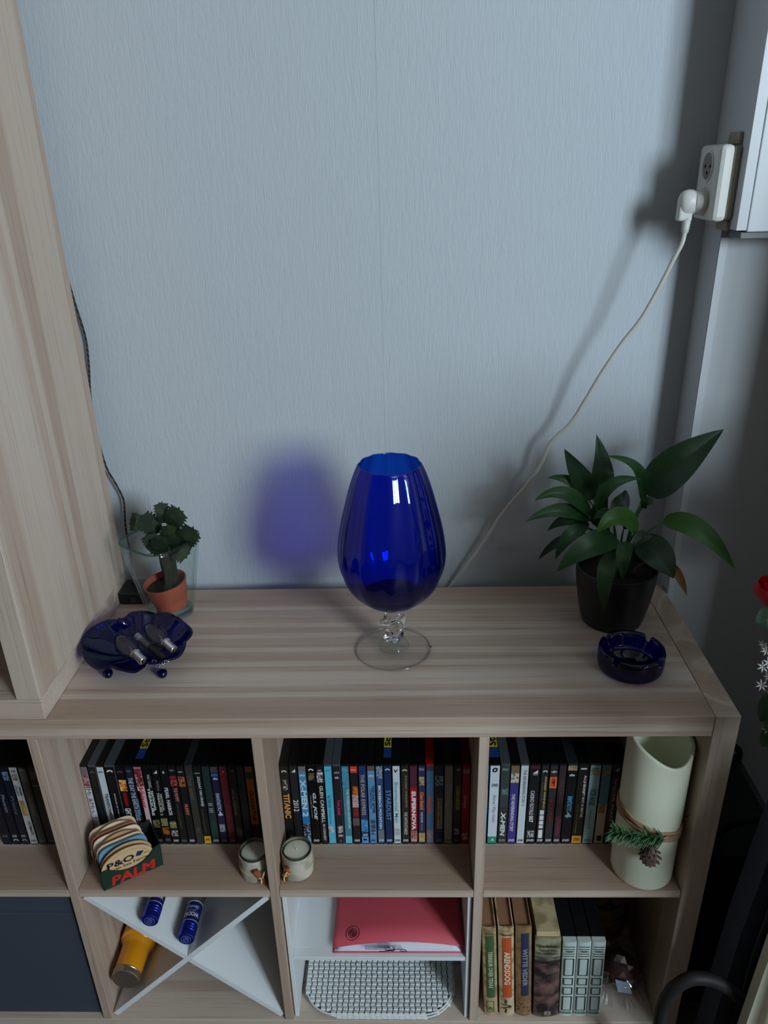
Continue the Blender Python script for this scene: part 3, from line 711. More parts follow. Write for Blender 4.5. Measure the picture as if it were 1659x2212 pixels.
row(XS1, [
 ('k', (206, 206, 210), [('R', 0, .10, 0, 1, (120, 100, 110)), ('N', .10, .26, 0, 1, (196, 150, 150), (150, 96, 100), (60, 40, 44)), ('T', 'Mr.&Mrs. Smith', .27, .83, .12, .86, (36, 34, 40), -.005), ('N', .85, .97, 0, 1, (70, 40, 44), (190, 170, 172), (40, 30, 34))], 'white DVD spine with thin black serif lettering and small portraits, first against the divider'),
 ('g', (14, 14, 16), [('A', .06, (90, 92, 94)), ('T', 'TRANSFORMERS', .33, .70, .2, .8, (52, 54, 56), 0, .2)], 'all black DVD spine with barely visible grey lettering beside the silver one'),
 ('k', (196, 206, 214), [('A', .06, (70, 84, 96)), ('T', 'TRANSFORMERS', .33, .68, .34, .86, (40, 44, 52), .03), ('T', 'SPECIAL EDITION', .36, .60, .12, .25, (92, 110, 128), 0)], 'silver white DVD spine with dark block lettering between two black ones'),
 ('g', (10, 12, 15), [('A', .05, (220, 222, 224)), ('T', 'REVENGE OF THE FALLEN', .33, .72, .40, .56, (210, 212, 214), .01)], 'black DVD spine with one thin line of white capitals and a grey case top'),
 ('k', (16, 14, 15), [('A', .06, (88, 74, 70)), ('N', .16, .30, .1, 1, (150, 40, 20), (230, 150, 60), (250, 220, 150)), ('R', .32, .50, .3, .75, (140, 20, 28)), ('T', 'GHOST RIDER', .52, .82, .1, .9, (214, 214, 216), .03)], 'black DVD spine with flame picture, red bar and white condensed lettering'),
 ('k', (24, 34, 52), [('H', 'FOX', .035, .06, .2, .8, (110, 130, 160)), ('T', 'THE DAY THE EARTH STOOD STILL', .13, .80, .14, .84, (186, 196, 210), .02), ('R', .40, .62, .9, 1, (110, 170, 214))], 'dark blue DVD spine with long pale capitals and a light blue edge'),
 ('k', (178, 120, 130), [('N', .02, .24, 0, 1, (150, 40, 50), (60, 24, 30), (214, 150, 150)), ('R', .25, .74, 0, 1, (214, 178, 186)), ('R', .30, .80, 0, .35, (190, 140, 110)), ('T', 'Vaiant', .26, .52, .18, .8, (150, 22, 26), .02, .4), ('R', .76, 1, 0, 1, (18, 16, 20))], 'pink and white DVD spine with red script lettering', {'top': True}),
 ('k', (14, 14, 15), [('T', 'WALT DISNEY', .09, .26, .45, .85, (200, 200, 202)), ('T', 'NATIONAL', .30, .56, .58, .94, (226, 226, 226), .03), ('T', 'TREASURE', .26, .62, .12, .52, (226, 226, 226), .03), ('N', .68, .78, 0, 1, (150, 140, 70), (90, 90, 60), (40, 40, 34)), ('H', 'DVD', .94, .97, .2, .9, G_)], 'black DVD spine with two stacked lines of large white antique lettering and an olive picture'),
 ('k', (17, 17, 18), [('V', .06, (214, 214, 216)), ('T', 'Walt Disney', .17, .30, .3, .75, (150, 150, 150), 0, .3), ('T', 'NATIONAL', .34, .56, .58, .92, (206, 204, 190), .02), ('T', 'TREASURE 2', .32, .62, .14, .52, (206, 204, 190), .02), ('N', .66, .76, 0, 1, (110, 108, 60), (150, 146, 110), (60, 56, 40)), ('N', .78, .88, 0, 1, (60, 34, 20), (200, 120, 40), (40, 26, 18)), ('H', 'DVD', .93, .965, .2, .9, G_)], 'black DVD spine with two stacked cream lines ending in a large numeral'),
 ('k', (18, 19, 22), [('H', 'o', .05, .08, .35, .65, (220, 220, 222)), ('T', 'PEARL HARBOR', .26, .62, .18, .74, (222, 224, 228), .02), ('N', .70, .79, 0, 1, (150, 140, 90), (90, 90, 60), (190, 180, 120)), ('N', .82, .90, 0, 1, (40, 30, 34), (150, 110, 110), (220, 214, 214)), DV], 'black DVD spine with white serif capitals above a gold band, beside the coaster box'),
 ('k', (26, 25, 27), [('H', '-o-', .03, .05, .1, .9, (150, 150, 140)), ('N', .11, .24, 0, 1, (140, 30, 30), (90, 20, 24), (210, 130, 120)), ('T', 'THE MUMMY', .26, .44, .3, .85, (190, 120, 108), .03), ('T', 'Tomb of the Dragon Emperor', .46, .80, .3, .6, (110, 106, 96), 0, .1), DVc(G_)], 'dark grey DVD spine with red picture and small red and gold lettering'),
 ('k', (28, 28, 30), [('H', '-o-', .05, .07, .1, .9, (190, 190, 190)), ('N', .12, .25, 0, 1, (70, 40, 30), (190, 110, 70), (90, 50, 40)), ('T', 'MUMMY', .47, .62, .25, .8, (206, 120, 96), .03), DV], 'dark grey DVD spine with a framed reddish picture near the top and little else'),
 ('d', (58, 55, 50), [('T', 'STAR WARS', .11, .42, .2, .75, (104, 96, 78), .02), ('H', 'III', .78, .84, .2, .8, (92, 86, 72))], 'taupe grey box spine with worn gold capitals and a grey top'),
 ('k', (26, 26, 26), [('R', .07, .085, .1, .9, (130, 130, 132)), ('T', 'SOLDAAT VAN ORANJE', .12, .50, .3, .8, (214, 214, 216), .02), ('T', 'een film van paul verhoeven', .54, .86, .35, .5, (150, 140, 90), 0), ('R', .90, 1, 0, 1, (222, 168, 50)), ('H', 'DVD', .93, .96, .2, .8, (60, 44, 14))], 'black DVD spine with white condensed lettering and a yellow foot beside the taupe box'),
 ('k', (36, 52, 52), [('T', 'II III', .46, .58, .2, .8, (170, 178, 178), .01), ('R', .70, .9, 0, 1, (34, 64, 58)), DV], 'dark teal DVD spine with a few pale upright strokes'),
 ('k', (34, 36, 66), [('R', 0, .07, 0, 1, (70, 70, 74)), ('R', .085, .12, 0, 1, (54, 104, 170)), ('H', 'dts', .13, .16, .2, .9, W_), ('T', 'FANTASTIC', .33, .56, .24, .78, (190, 206, 226), .03, .15), ('T', '4', .56, .63, .2, .9, (214, 220, 230), .03), ('N', .74, .84, .1, .9, (90, 90, 110), (190, 186, 196), (70, 64, 84)), DVc((150, 152, 170))], 'navy blue DVD spine with silver slanted lettering beside the dark red one'),
 ('k', (104, 34, 44), [('H', ',', .05, .07, .4, .7, (190, 120, 90)), ('T', 'Troy', .48, .68, .1, .95, (150, 60, 66), 0, .3), DVc((170, 130, 130))], 'dark red DVD spine with faint ornamental script'),
 ('k', (48, 49, 50), [('R', .04, .06, .3, .9, (110, 110, 110)), ('T', 'WOLVERINE', .27, .62, .1, .52, (150, 152, 154), .02), ('T', 'X-MEN ORIGINS', .33, .55, .66, .86, (112, 114, 116), .01), ('N', .78, .9, .1, .9, (40, 40, 40), (150, 150, 150), (60, 60, 60))], 'charcoal DVD spine with grey capitals right of the dark red one'),
 ('k', (50, 62, 70), [('T', 'HOLLOW MAN', .45, .70, .3, .62, (86, 92, 96), .01), DVc((120, 124, 126))], 'slate grey DVD spine with hardly legible lettering beside the orange one'),
 ('k', (198, 112, 44), [('N', .07, .155, .1, .9, (60, 70, 40), (90, 80, 40), (40, 44, 30)), ('T', 'GLADIATOR', .30, .70, .2, .76, (70, 34, 22), .03), ('R', .74, 1, 0, 1, (88, 34, 22))], 'orange DVD spine with dark brown capitals behind the birch candle'),
 ('k', (62, 44, 38), [('R', .2, .6, .45, .55, (96, 80, 66))], 'narrow dark brown DVD spine, last against the divider beside the orange one'),
], g1)
g2 = 'DVD cases in the compartment above the red folder'
XS2 = [.0085, .025, .0405, .056, .072, .086, .101, .116, .131, .146, .161, .176, .190, .205, .220, .235, .250, .264, .279, .296, .3125, .327, .3425]
row(XS2, [
 ('k', (34, 31, 30), [('A', .06, (190, 192, 194)), ('N', .16, .30, .2, .8, (30, 28, 28), (70, 60, 54), (220, 214, 206)), ('T', 'TITANIC', .34, .66, .1, .9, (206, 150, 84), .04), ('T', 'EDITION', .86, .90, .3, .8, G_)], 'black DVD spine with glowing copper lettering behind the pale candle jar'),
 ('k', (36, 35, 36), [('V', .05, (224, 224, 224)), ('T', '2012', .42, .57, .14, .86, (226, 226, 226), .01)], 'charcoal DVD spine with large white numerals'),
 ('k', (70, 140, 184), [('R', 0, .06, 0, 1, (120, 104, 104)), ('H', 'dts', .09, .12, .1, .9, (230, 200, 206)), ('T', 'X-MEN 2', .16, .64, .1, .9, (190, 214, 226), .04), ('R', .64, .72, 0, 1, (40, 120, 176)), ('N', .73, .93, 0, 1, (30, 30, 40), (50, 54, 76), (200, 204, 216)), DV], 'light blue DVD spine with large silver lettering and a dark group photo below'),
 ('k', (9, 9, 10), [('A', .04, (224, 224, 224)), ('N', .08, .17, .1, .9, (26, 24, 16), (130, 124, 80), (40, 38, 30)), ('T', 'G.I. JOE', .33, .68, .36, .92, (224, 226, 228), .03, .2), ('T', 'THE RISE OF COBRA', .35, .66, .12, .24, (170, 172, 174), .01), DV], 'glossy black DVD spine with bold white slanted letters and a hooded portrait'),
 ('k', (30, 27, 26), [('R', .04, .06, .2, .8, (140, 140, 140)), ('N', .07, .20, 0, 1, (30, 30, 30), (120, 120, 120), (226, 226, 226)), ('T', 'GLEN CAMPBELL', .24, .72, .3, .84, (218, 218, 218), .02), ('T', 'IN CONCERT', .74, .96, .4, .78, (218, 218, 218), .02)], 'black DVD spine with one long line of white rounded capitals and a white figure'),
 ('g', (88, 184, 214), [('H', 'AAA', .04, .06, .2, .8, (130, 120, 190)), ('T', 'ALL THE WAY', .36, .53, .2, .66, (40, 104, 130), .01), ('T', 'A Season of Fun', .55, .74, .3, .6, (40, 104, 130), 0), ('N', .77, .85, 0, .8, (180, 190, 200), (220, 222, 224), (90, 90, 96)), DVc((150, 200, 214))], 'plain turquoise DVD spine with small dark lettering and grey case top'),
 ('g', (38, 34, 40), [('H', 'AAA', .06, .09, .1, .9, (200, 150, 190)), ('H', 'mL', .12, .15, .2, .8, W_), ('T', 'Tom Jones', .42, .62, .2, .8, (206, 60, 110), .03), ('N', .76, .86, .2, .9, (50, 40, 50), (210, 206, 210), (120, 100, 110)), ('H', 'DVD', .88, .91, .2, .9, W_), ('H', 'A', .95, .98, .3, .7, G_)], 'black DVD spine with pink script lettering beside the turquoise one'),
 ('k', (70, 132, 156), [('N', 0, .26, 0, 1, (60, 130, 160), (90, 160, 190), (50, 100, 124)), ('T', 'THE POSEIDON ADVENTURE', .28, .80, .50, .9, (190, 220, 214), .03), ('T', 'BEYOND', .46, .62, .14, .4, (140, 160, 160), .01), ('R', .90, 1, 0, 1, (110, 190, 210))], 'sea blue DVD spine with pale green stacked lettering'),
 ('k', (34, 32, 32), [('R', 0, .08, 0, 1, (216, 64, 36)), ('H', 'home', .03, .05, .1, .8, (236, 200, 190)), ('N', .25, .36, .2, 1, (190, 90, 30), (230, 120, 50), (90, 44, 24)), ('N', .36, .52, .1, 1, (170, 130, 130), (214, 180, 176), (110, 70, 70)), ('T', 'PAYCHECK', .53, .64, .2, .9, (190, 60, 44), .02), ('R', .66, .76, 0, 1, (104, 82, 90)), DV], 'black DVD spine with a red cap at the top and a face picture'),
 ('k', (38, 58, 104), [('T', 'THE POLAR EXPRESS', .10, .62, .2, .76, (196, 182, 160), .01), ('N', .68, .84, 0, 1, (40, 110, 170), (90, 170, 220), (30, 70, 120)), ('H', 'DVD', .87, .90, .2, .9, W_), ('R', .91, 1, 0, 1, (100, 150, 206)), ('R', .94, .96, .2, .7, (196, 90, 60))], 'dark blue DVD spine with cream serif capitals and a bright ice blue foot'),
 ('k', (96, 146, 188), [('R', 0, .055, 0, 1, (110, 84, 80)), ('H', 'dts', .10, .13, .1, .9, (226, 200, 214)), ('T', 'THE DAY AFTER', .24, .60, .56, .92, (34, 44, 84), .03), ('T', 'TOMORROW', .27, .54, .2, .48, (50, 66, 110), .02), ('N', .68, .88, .2, .9, (120, 160, 190), (60, 84, 110), (40, 60, 84)), DVc((60, 80, 120))], 'pale blue DVD spine with dark navy capitals and a statue picture'),
 ('k', (48, 82, 130), [('N', 0, .15, 0, 1, (40, 60, 90), (160, 180, 200), (30, 40, 60)), ('T', 'BROKEBACK MOUNTAIN', .24, .80, .24, .7, (222, 226, 230), .03), ('R', .82, .97, .0, 1, (110, 120, 126)), DV], 'blue DVD spine with white block capitals and a grey laurel foot'),
 ('k', (28, 48, 88), [('A', .04, (206, 216, 226)), ('T', 'STARDUST', .30, .69, .2, .86, (122, 164, 204), .0), DV], 'deep blue DVD spine with slim light blue capitals beside the white one', {'top': True}),
 ('k', (206, 216, 222), [('H', 'V', .04, .08, .2, .8, (30, 34, 40)), ('T', 'Bicentennial Man', .20, .72, .2, .74, (86, 168, 180), .01), ('N', .80, .89, .1, .9, (120, 130, 140), (210, 214, 220), (60, 70, 80)), DVc((60, 66, 74))], 'white DVD spine with aqua lettering'),
 ('k', (42, 40, 38), [('A', .05, (214, 206, 150)), ('T', 'AWARD WINNING', .11, .52, .52, .8, (170, 158, 110), .01), ('T', 'COLLECTION', .19, .42, .24, .36, (120, 110, 76), 0), ('T', 'THE UNTOUCHABLES', .58, .88, .3, .8, (206, 202, 186), .02), DV], 'black DVD spine with small gold capitals beside the white one'),
 ('k', (84, 40, 52), [('R', .27, .82, 0, 1, (172, 26, 38)), ('T', 'SUPERNOVA', .31, .82, .18, .82, (232, 228, 230), .05), ('N', .83, .97, 0, 1, (150, 50, 50), (200, 140, 130), (90, 30, 40)), DV], 'maroon and red DVD spine with very bold white rounded lettering'),
 ('k', (56, 56, 92), [('H', 'FOX', .025, .055, .1, .9, (180, 180, 190)), ('N', .13, .24, .1, .9, (70, 50, 40), (214, 190, 140), (150, 120, 90)), ('T', 'Garfield', .32, .55, .2, .86, (214, 120, 76), .05), ('T', 'THE MOVIE', .58, .72, .3, .66, (214, 216, 224), .02), ('T', 'OF FUN', .74, .82, .35, .6, (170, 176, 190), .01), ('N', .86, .98, 0, 1, (200, 150, 80), (224, 196, 140), (150, 100, 60))], 'violet blue DVD spine with orange bubble lettering and a dog portrait'),
 ('r', (74, 122, 164), [('R', 0, .06, 0, 1, (60, 74, 96)), ('T', 'Garfield', .36, .60, .2, .8, (206, 96, 76), .05), ('N', .82, .98, 0, 1, (170, 110, 60), (90, 140, 190), (200, 150, 100))], 'sky blue DVD spine in a bright red case with red bubble lettering'),
 ('k', (36, 56, 78), [('N', .12, .25, 0, 1, (40, 70, 90), (90, 130, 150), (170, 190, 196)), ('R', .40, .80, .3, .85, (190, 160, 110)), ('T', 'MASTER AND COMMANDER', .41, .79, .44, .76, (84, 66, 40), .02), ('R', .81, .92, 0, 1, (24, 40, 84)), DVc((130, 140, 160))], 'dark blue DVD spine with a tan name plate and sea picture'),
 ('d', (146, 144, 132), [('T', 'TITANIC', .22, .50, .3, .72, (184, 174, 140), .01), ('R', .17, .30, .68, .72, (90, 84, 70)), DVc((90, 88, 80))], 'plain putty grey DVD spine with faint raised lettering'),
 ('k', (56, 56, 50), [('H', 'o', .03, .06, .4, .8, (220, 224, 226)), ('R', .25, .55, .25, .9, (90, 88, 40)), ('T', 'RUSH HOUR', .25, .56, .3, .86, (170, 160, 60), .04), ('N', .80, .88, .1, .9, (60, 60, 60), (180, 178, 170), (40, 40, 40)), DVc(G_)], 'dark olive DVD spine with yellow block lettering beside the red one'),
 ('m', (170, 34, 44), [('R', .045, .09, .1, .9, (206, 196, 190)), ('H', 'DISC', .05, .085, .15, .85, (60, 40, 40)), ('T', 'Grease', .37, .53, .2, .75, (206, 160, 160), .02, .3), ('N', .86, .95, .1, .9, (110, 20, 28), (214, 200, 196), (150, 40, 44))], 'bright red DVD spine with small silver script, last against the divider'),
], g2)
g3 = 'DVD cases in the compartment with the pillar candle'
row([.3595, .3745, .3935, .4105, .4275, .4430, .4630, .4780, .4935, .508, .5265, .5465, .567, .5855, .601, .6145], [
 ('k', (60, 120, 176), [('R', .3, .6, 0, 1, (90, 170, 214))], 'bright blue DVD spine half hidden by the divider beside the white one'),
 ('k', (206, 214, 226), [('H', 'o', .02, .08, .2, .8, (40, 40, 46)), ('H', 'DVD', .22, .26, .2, .9, (90, 96, 110)), ('T', 'Alone I Play Violin', .36, .72, .3, .76, (120, 130, 150), 0), ('R', .91, 1, 0, 1, (44, 140, 112)), ('H', 'A', .93, .97, .3, .7, (210, 230, 220))], 'white DVD spine with thin grey lettering and a green foot', {'top': True}),
 ('g', (58, 66, 66), [('H', 'FOX', .03, .06, .1, .9, (150, 170, 168)), ('N', .28, .36, .2, .9, (60, 70, 70), (130, 150, 146), (50, 60, 60)), ('R', .52, 1, 0, 1, (52, 52, 48)), ('T', 'X-MEN', .58, .90, .2, .8, (200, 212, 206), .05, .15), DVc((160, 162, 156))], 'dark green grey DVD spine with bold silver slanted letters at the foot'),
 ('k', (66, 56, 130), [('R', 0, .09, 0, 1, (120, 100, 76)), ('N', .09, .21, 0, 1, (70, 90, 150), (226, 206, 130), (120, 180, 200)), ('T', 'THE NEVERENDING STORY', .35, .84, .22, .66, (218, 216, 230), .02), DV], 'purple DVD spine with white capitals and a small golden picture'),
 ('g', (204, 212, 218), [('T', 'THE NEVERENDING STORY II', .05, .50, .36, .76, (70, 76, 88), .0), DVc((80, 84, 92))], 'white DVD spine with small black capitals beside the purple one'),
 ('k', (24, 25, 26), [('R', 0, .04, 0, 1, (70, 36, 34)), ('V', .075, (222, 222, 222)), ('R', .10, .12, .3, .8, G_), ('T', 'CASINO ROYALE', .31, .62, .2, .62, (220, 222, 224), .01), ('T', '007', .63, .72, .2, .66, (226, 226, 228), .03), ('N', .83, .92, .15, .85, (30, 30, 30), (214, 214, 214), (50, 50, 50)), DV], 'wide black DVD spine with white letters, numerals and a small portrait beside the white one'),
 ('k', (40, 42, 46), [('A', .07, (222, 216, 180)), ('T', 'AWARD WINNING', .13, .54, .52, .82, (206, 190, 110), .02), ('T', 'COLLECTION', .21, .44, .2, .32, (150, 136, 80), 0), ('R', .56, .62, .2, .8, W_), ('R', .63, .69, .2, .8, W_), ('R', .70, .75, .2, .8, W_), ('R', .76, .80, .2, .8, W_), ('R', .82, .93, .2, .8, W_), DV], 'dark DVD spine with gold capitals above a column of white blocks'),
 ('k', (50, 48, 50), [('H', '-o-', .06, .09, .1, .9, W_), ('R', .14, .28, 0, 1, (226, 104, 54)), ('N', .16, .26, .25, .75, (60, 30, 26), (150, 60, 40), (226, 110, 60)), ('T', 'BACKDRAFT', .42, .72, .25, .75, (140, 50, 50), .02), DV], 'grey DVD spine with an orange square picture and dark red capitals'),
 ('k', (54, 46, 50), [('T', 'VOLCANO', .16, .46, .3, .8, (110, 64, 72), 0), ('N', .64, .90, .2, .8, (60, 44, 50), (130, 44, 66), (70, 50, 54)), DV], 'dark plum DVD spine with faint red lettering'),
 ('d', (14, 15, 22), [('N', 0, .06, 0, 1, (50, 80, 150), (200, 170, 90), (90, 60, 90)), ('H', 'dts', .10, .13, .2, .8, W_), ('T', 'FANTASTIC', .38, .58, .24, .8, (110, 190, 226), .03, .15), ('T', '4', .58, .66, .15, .85, (170, 206, 226), .03), DV], 'black DVD spine with light blue slanted lettering and a grey case top'),
 ('k', (26, 25, 22), [('R', .03, .05, .2, .8, (200, 200, 200)), ('T', 'ALS JE BEGRIJPT WAT IK BEDOEL', .12, .66, .54, .86, (214, 212, 204), .03), ('T', 'de film die nooit verveelt', .50, .86, .2, .42, (140, 120, 70), 0), ('R', .90, 1, 0, 1, (226, 160, 44)), ('H', 'DVD', .93, .97, .2, .8, (110, 70, 10))], 'black DVD spine with white condensed capitals and an amber foot'),
 ('d', (150, 186, 190), [('N', .03, .12, .1, .9, (60, 110, 160), (170, 170, 70), (50, 80, 70)), ('T', 'ICE AGE', .30, .50, .2, .8, (60, 110, 120), .04), ('T', 'dubbel dvd', .56, .80, .4, .6, (70, 120, 124), 0), DVc((70, 110, 120))], 'ice blue DVD spine with chunky teal letters'),
 ('d', (80, 126, 140), [('N', .05, .13, .2, .9, (60, 110, 130), (200, 140, 60), (50, 60, 60)), ('R', .48, 1, 0, 1, (190, 168, 144)), ('N', .48, .60, .1, .8, (120, 90, 50), (150, 120, 60), (90, 70, 44)), ('R', .90, .97, .3, .8, (110, 90, 70))], 'DVD spine with teal upper half and sandy lower half beside the pillar candle'),
 ('k', (62, 44, 46), [('V', .05, (180, 170, 170)), ('T', 'SPIDER-MAN', .16, .70, .3, .7, (186, 174, 174), .0), DVc(G_)], 'brown DVD spine with widely spaced rounded letters behind the pine sprig'),
 ('k', (34, 32, 34), [('N', .03, .10, .1, .9, (60, 60, 60), (140, 140, 140), (40, 40, 40))], 'blackish DVD spine pressed behind the pillar candle'),
], g3)
g0 = 'DVD cases in the compartment above the navy drawer'
row([-.5220, -.5030, -.4860, -.4700, -.4540, -.4370, -.4200], [
 ('k', (20, 24, 38), [('T', 'the films', .35, .6, .3, .7, (130, 140, 160), 0, .2), ('H', 'DVD', .88, .91, .2, .8, G_)], 'midnight blue DVD spine furthest from the divider under the tall unit'),
 ('k', (16, 20, 34), [('T', 'Phoenix', .34, .58, .3, .72, (150, 160, 178), 0, .2), ('H', 'DVD', .88, .91, .2, .8, (190, 194, 200)), ('A', .95, (170, 172, 176))], 'midnight blue DVD spine with pale script and two white marks at the foot'),
 ('k', (18, 26, 40), [('N', .05, .16, .1, .9, (20, 30, 50), (120, 150, 180), (40, 60, 90)), ('T', 'Prince', .36, .60, .3, .72, (110, 120, 140), 0, .2), ('H', 'DVD', .88, .91, .2, .8, (170, 174, 180)), ('A', .95, (150, 152, 156))], 'midnight blue DVD spine with a moonlit picture beside the white one'),
 ('k', (196, 198, 196), [('H', 'DVD', .03, .06, .2, .8, (50, 50, 54)), ('N', .08, .16, .1, .9, (110, 70, 60), (190, 180, 170), (60, 50, 50)), ('T', 'JURASSIC', .24, .36, .5, .9, (50, 50, 54), .04), ('T', 'COLLECT', .22, .36, .1, .42, (70, 70, 74), .04), ('R', .42, .62, .1, .75, (176, 136, 70)), ('T', 'PARK', .48, .62, .4, .9, (214, 190, 110), .03), ('T', 'ULTIMATE', .70, .88, .45, .85, (60, 60, 64), .03), DVc((60, 60, 64))], 'white DVD spine with gold patch among dark ones above the navy drawer'),
 ('k', (72, 70, 64), [('R', .02, .05, .1, .9, (130, 128, 120)), ('N', .06, .18, .1, .9, (80, 76, 70), (120, 110, 100), (60, 56, 52)), ('T', 'TITANUS', .38, .62, .25, .75, (130, 122, 104), .02), DVc(G_)], 'grey brown DVD spine with dull gold capitals beside the white one'),
 ('k', (58, 58, 54), [('N', .05, .15, .1, .9, (60, 60, 56), (100, 98, 90), (50, 50, 46)), ('R', .22, .235, .1, .9, (120, 118, 110)), DVc((130, 128, 122))], 'grey DVD spine last against the divider above the navy drawer'),
], g0)
# ================================================================== other things in the upper compartments
Z1 = .3892
# ---- coaster box
A = Vector((-.2945, -.3890, Z1)); B = Vector((-.2115, -.3370, Z1)); ex = (B-A).normalized(); ey = Vector((-ex.y, ex.x, 0)); L_ = (B-A).length
cbx = thing('coaster_box', 'dark green cardboard coaster box with red block capitals on its front', 'box', tuple((A+B)/2+ey*.025))
GREEN = mat('green_card', c(28, 54, 42), .6); DARK = mat('box_inside_dark', c(22, 22, 20), .8)
def bp_(s, d, h): return A+ex*s*L_+ey*d+Vector((0, 0, h))
lean = .22
def fp(s, h, d=0): return bp_(-.02+1.06*s, d-h*lean, h)          # front face leans outwards
top_curve = [(0, .052), (.06, .055), (.13, .054), (.20, .046), (.32, .036), (.45, .031), (.58, .031), (.70, .036), (.80, .045), (.86, .055), (.90, .062), (1, .066)]
ft = [fp(0, 0), fp(.27, 0), fp(.30, .004), fp(.72, .004), fp(.75, 0), fp(1, 0)]+[fp(s, h) for s, h in reversed(top_curve)]
n_ = len(ft); off = ey*.0012
MB().add(ft+[p+off for p in ft], [tuple(range(n_)), tuple(reversed(range(n_, 2*n_)))]+[((i+1) % n_, i, i+n_, (i+1) % n_+n_) for i in range(n_)]).build('front_panel', GREEN, cbx); fpan = bpy.data.objects['front_panel']
for s in (0, 1):
    pts = [fp(s, 0), fp(s, .052 if s == 0 else .066), bp_(-.02+1.06*s, .050, .058), bp_(-.02+1.06*s, .050, 0)]
    q = ex*(.0012 if s == 0 else -.0012)
    MB().add(pts+[p+q for p in pts], [(0, 1, 2, 3), (7, 6, 5, 4), (0, 4, 5, 1), (1, 5, 6, 2), (2, 6, 7, 3), (3, 7, 4, 0)]).build('side_panel', GREEN, cbx)
pts = [bp_(-.01, .050, 0), bp_(1.03, .050, 0), bp_(1.03, .050, .064), bp_(-.01, .050, .064)]
MB().add(pts+[p+off for p in pts], [(0, 1, 2, 3), (7, 6, 5, 4), (0, 4, 5, 1), (1, 5, 6, 2), (2, 6, 7, 3), (3, 7, 4, 0)]).build('back_panel', DARK, cbx)
pts = [bp_(0, .001, .001), bp_(1, .001, .001), bp_(1, .049, .001), bp_(0, .049, .001)]
MB().add(pts+[p+Vector((0, 0, .001)) for p in pts], [(0, 1, 2, 3), (7, 6, 5, 4), (0, 4, 5, 1), (1, 5, 6, 2), (2, 6, 7, 3), (3, 7, 4, 0)]).build('base_panel', DARK, cbx)
tm = MB(); fo = fp(.14, .004)-ey*.0005
put_text(tm, 'PALM', fo, fp(.88, .004)-fp(.14, .004), fp(.14, .031)-fp(.14, .004), plain(206, 44, 38, .5), .035, .12)
tm.build('lettering', None, fpan, label='red block capitals')
RC = .0445
cols = [(222, 190, 146), (208, 172, 128), (110, 156, 190), (226, 206, 176), (196, 150, 110), (232, 214, 190), (150, 96, 70), (224, 200, 168), (206, 180, 150)]
cat_names = ['tan beer mat with a ferry line emblem in front of the green coaster box stack', 'plain light brown beer mat behind the tan front one', 'blue printed beer mat third in the green box', 'cream beer mat behind the blue one in the green box', 'reddish brown beer mat in the middle of the green box stack', 'off-white beer mat behind the reddish one in the green box', 'dark brown beer mat towards the back of the green box', 'pale cream beer mat near the back of the green box', 'beige beer mat against the back of the green box']
for i, cc in enumerate(cols):
    lean_i = math.radians(-14+3.4*i); d0 = .0045+.0045*i
    ctr = bp_(.47-.012*i+random.uniform(-.02, .02), d0, .0028)+Vector((0, 0, RC*math.cos(lean_i)))+ey*(RC*math.sin(lean_i))
    nrm = (-ey*math.cos(lean_i)+Vector((0, 0, 1))*math.sin(lean_i)).normalized()
    up = (Vector((0, 0, 1))-nrm*nrm.z).normalized(); rt = up.cross(nrm).normalized()
    if rt.dot(ex) < 0: rt = -rt
    co = thing('beer_mat', cat_names[i], 'coaster', tuple(ctr-up*RC), group='beer mats in the green box')
    M4 = Matrix((rt.to_4d(), up.to_4d(), nrm.to_4d(), (0, 0, 0, 1))).transposed(); M4 = Matrix(((rt.x, up.x, nrm.x, ctr.x), (rt.y, up.y, nrm.y, ctr.y), (rt.z, up.z, nrm.z, ctr.z), (0, 0, 0, 1)))
    sq = 2.0 if i in (0, 1, 4, 7) else 5.0
    poly = []
    for k in range(48):
        a = 2*PI*k/48; kk = (abs(math.cos(a))**sq+abs(math.sin(a))**sq)**(-1/sq); poly.append((RC*(1 if sq == 2 else .93)*kk*math.cos(a), RC*(1 if sq == 2 else .93)*kk*math.sin(a)))
    card = MB().prism(poly, -.0014, .0002, 'z', xf=M4).build('card', plain(*cc, .75), co)
    if i == 0:
        tm = MB(); P = lambda x, y: M4 @ Vector((x, y, .0004))
        put_text(tm, 'P&O', P(-.034, .004), P(.012, .004)-P(-.034, .004), P(-.034, .022)-P(-.034, .004), plain(24, 22, 20, .6), .03)
        put_text(tm, 'North Sea Ferries', P(-.038, -.007), P(.038, -.007)-P(-.038, -.007), P(-.038, .0015)-P(-.038, -.007), plain(24, 22, 20, .6), .015)
        tm.build('lettering', None, card)
        fm = MB(); fm.add([P(.014, .010), P(.018, .023), P(.029, .018), P(.022, .007)], [(0, 1, 2, 3)], plain(34, 44, 100, .6))
        fm.add([P(.023, .008), P(.030, .018), P(.037, .018), P(.035, .011)], [(0, 1, 2, 3)], plain(226, 206, 120, .6))
        fm.add([P(.026, .007), P(.030, .012), P(.037, .010)], [(0, 1, 2)], plain(200, 60, 44, .6)); fm.build('flag_emblem', None, card)
        rg = MB(); vs = []
        for k in range(60):
            a = 2*PI*k/60; vs += [P(.0375*math.cos(a), .0375*math.sin(a)), P(.0380*math.cos(a), .0380*math.sin(a))]
        rg.add(vs, [(2*k, (2*k+2) % 120, (2*k+3) % 120, 2*k+1) for k in range(60)]); rg.build('ring_line', plain(110, 84, 60, .6), card)
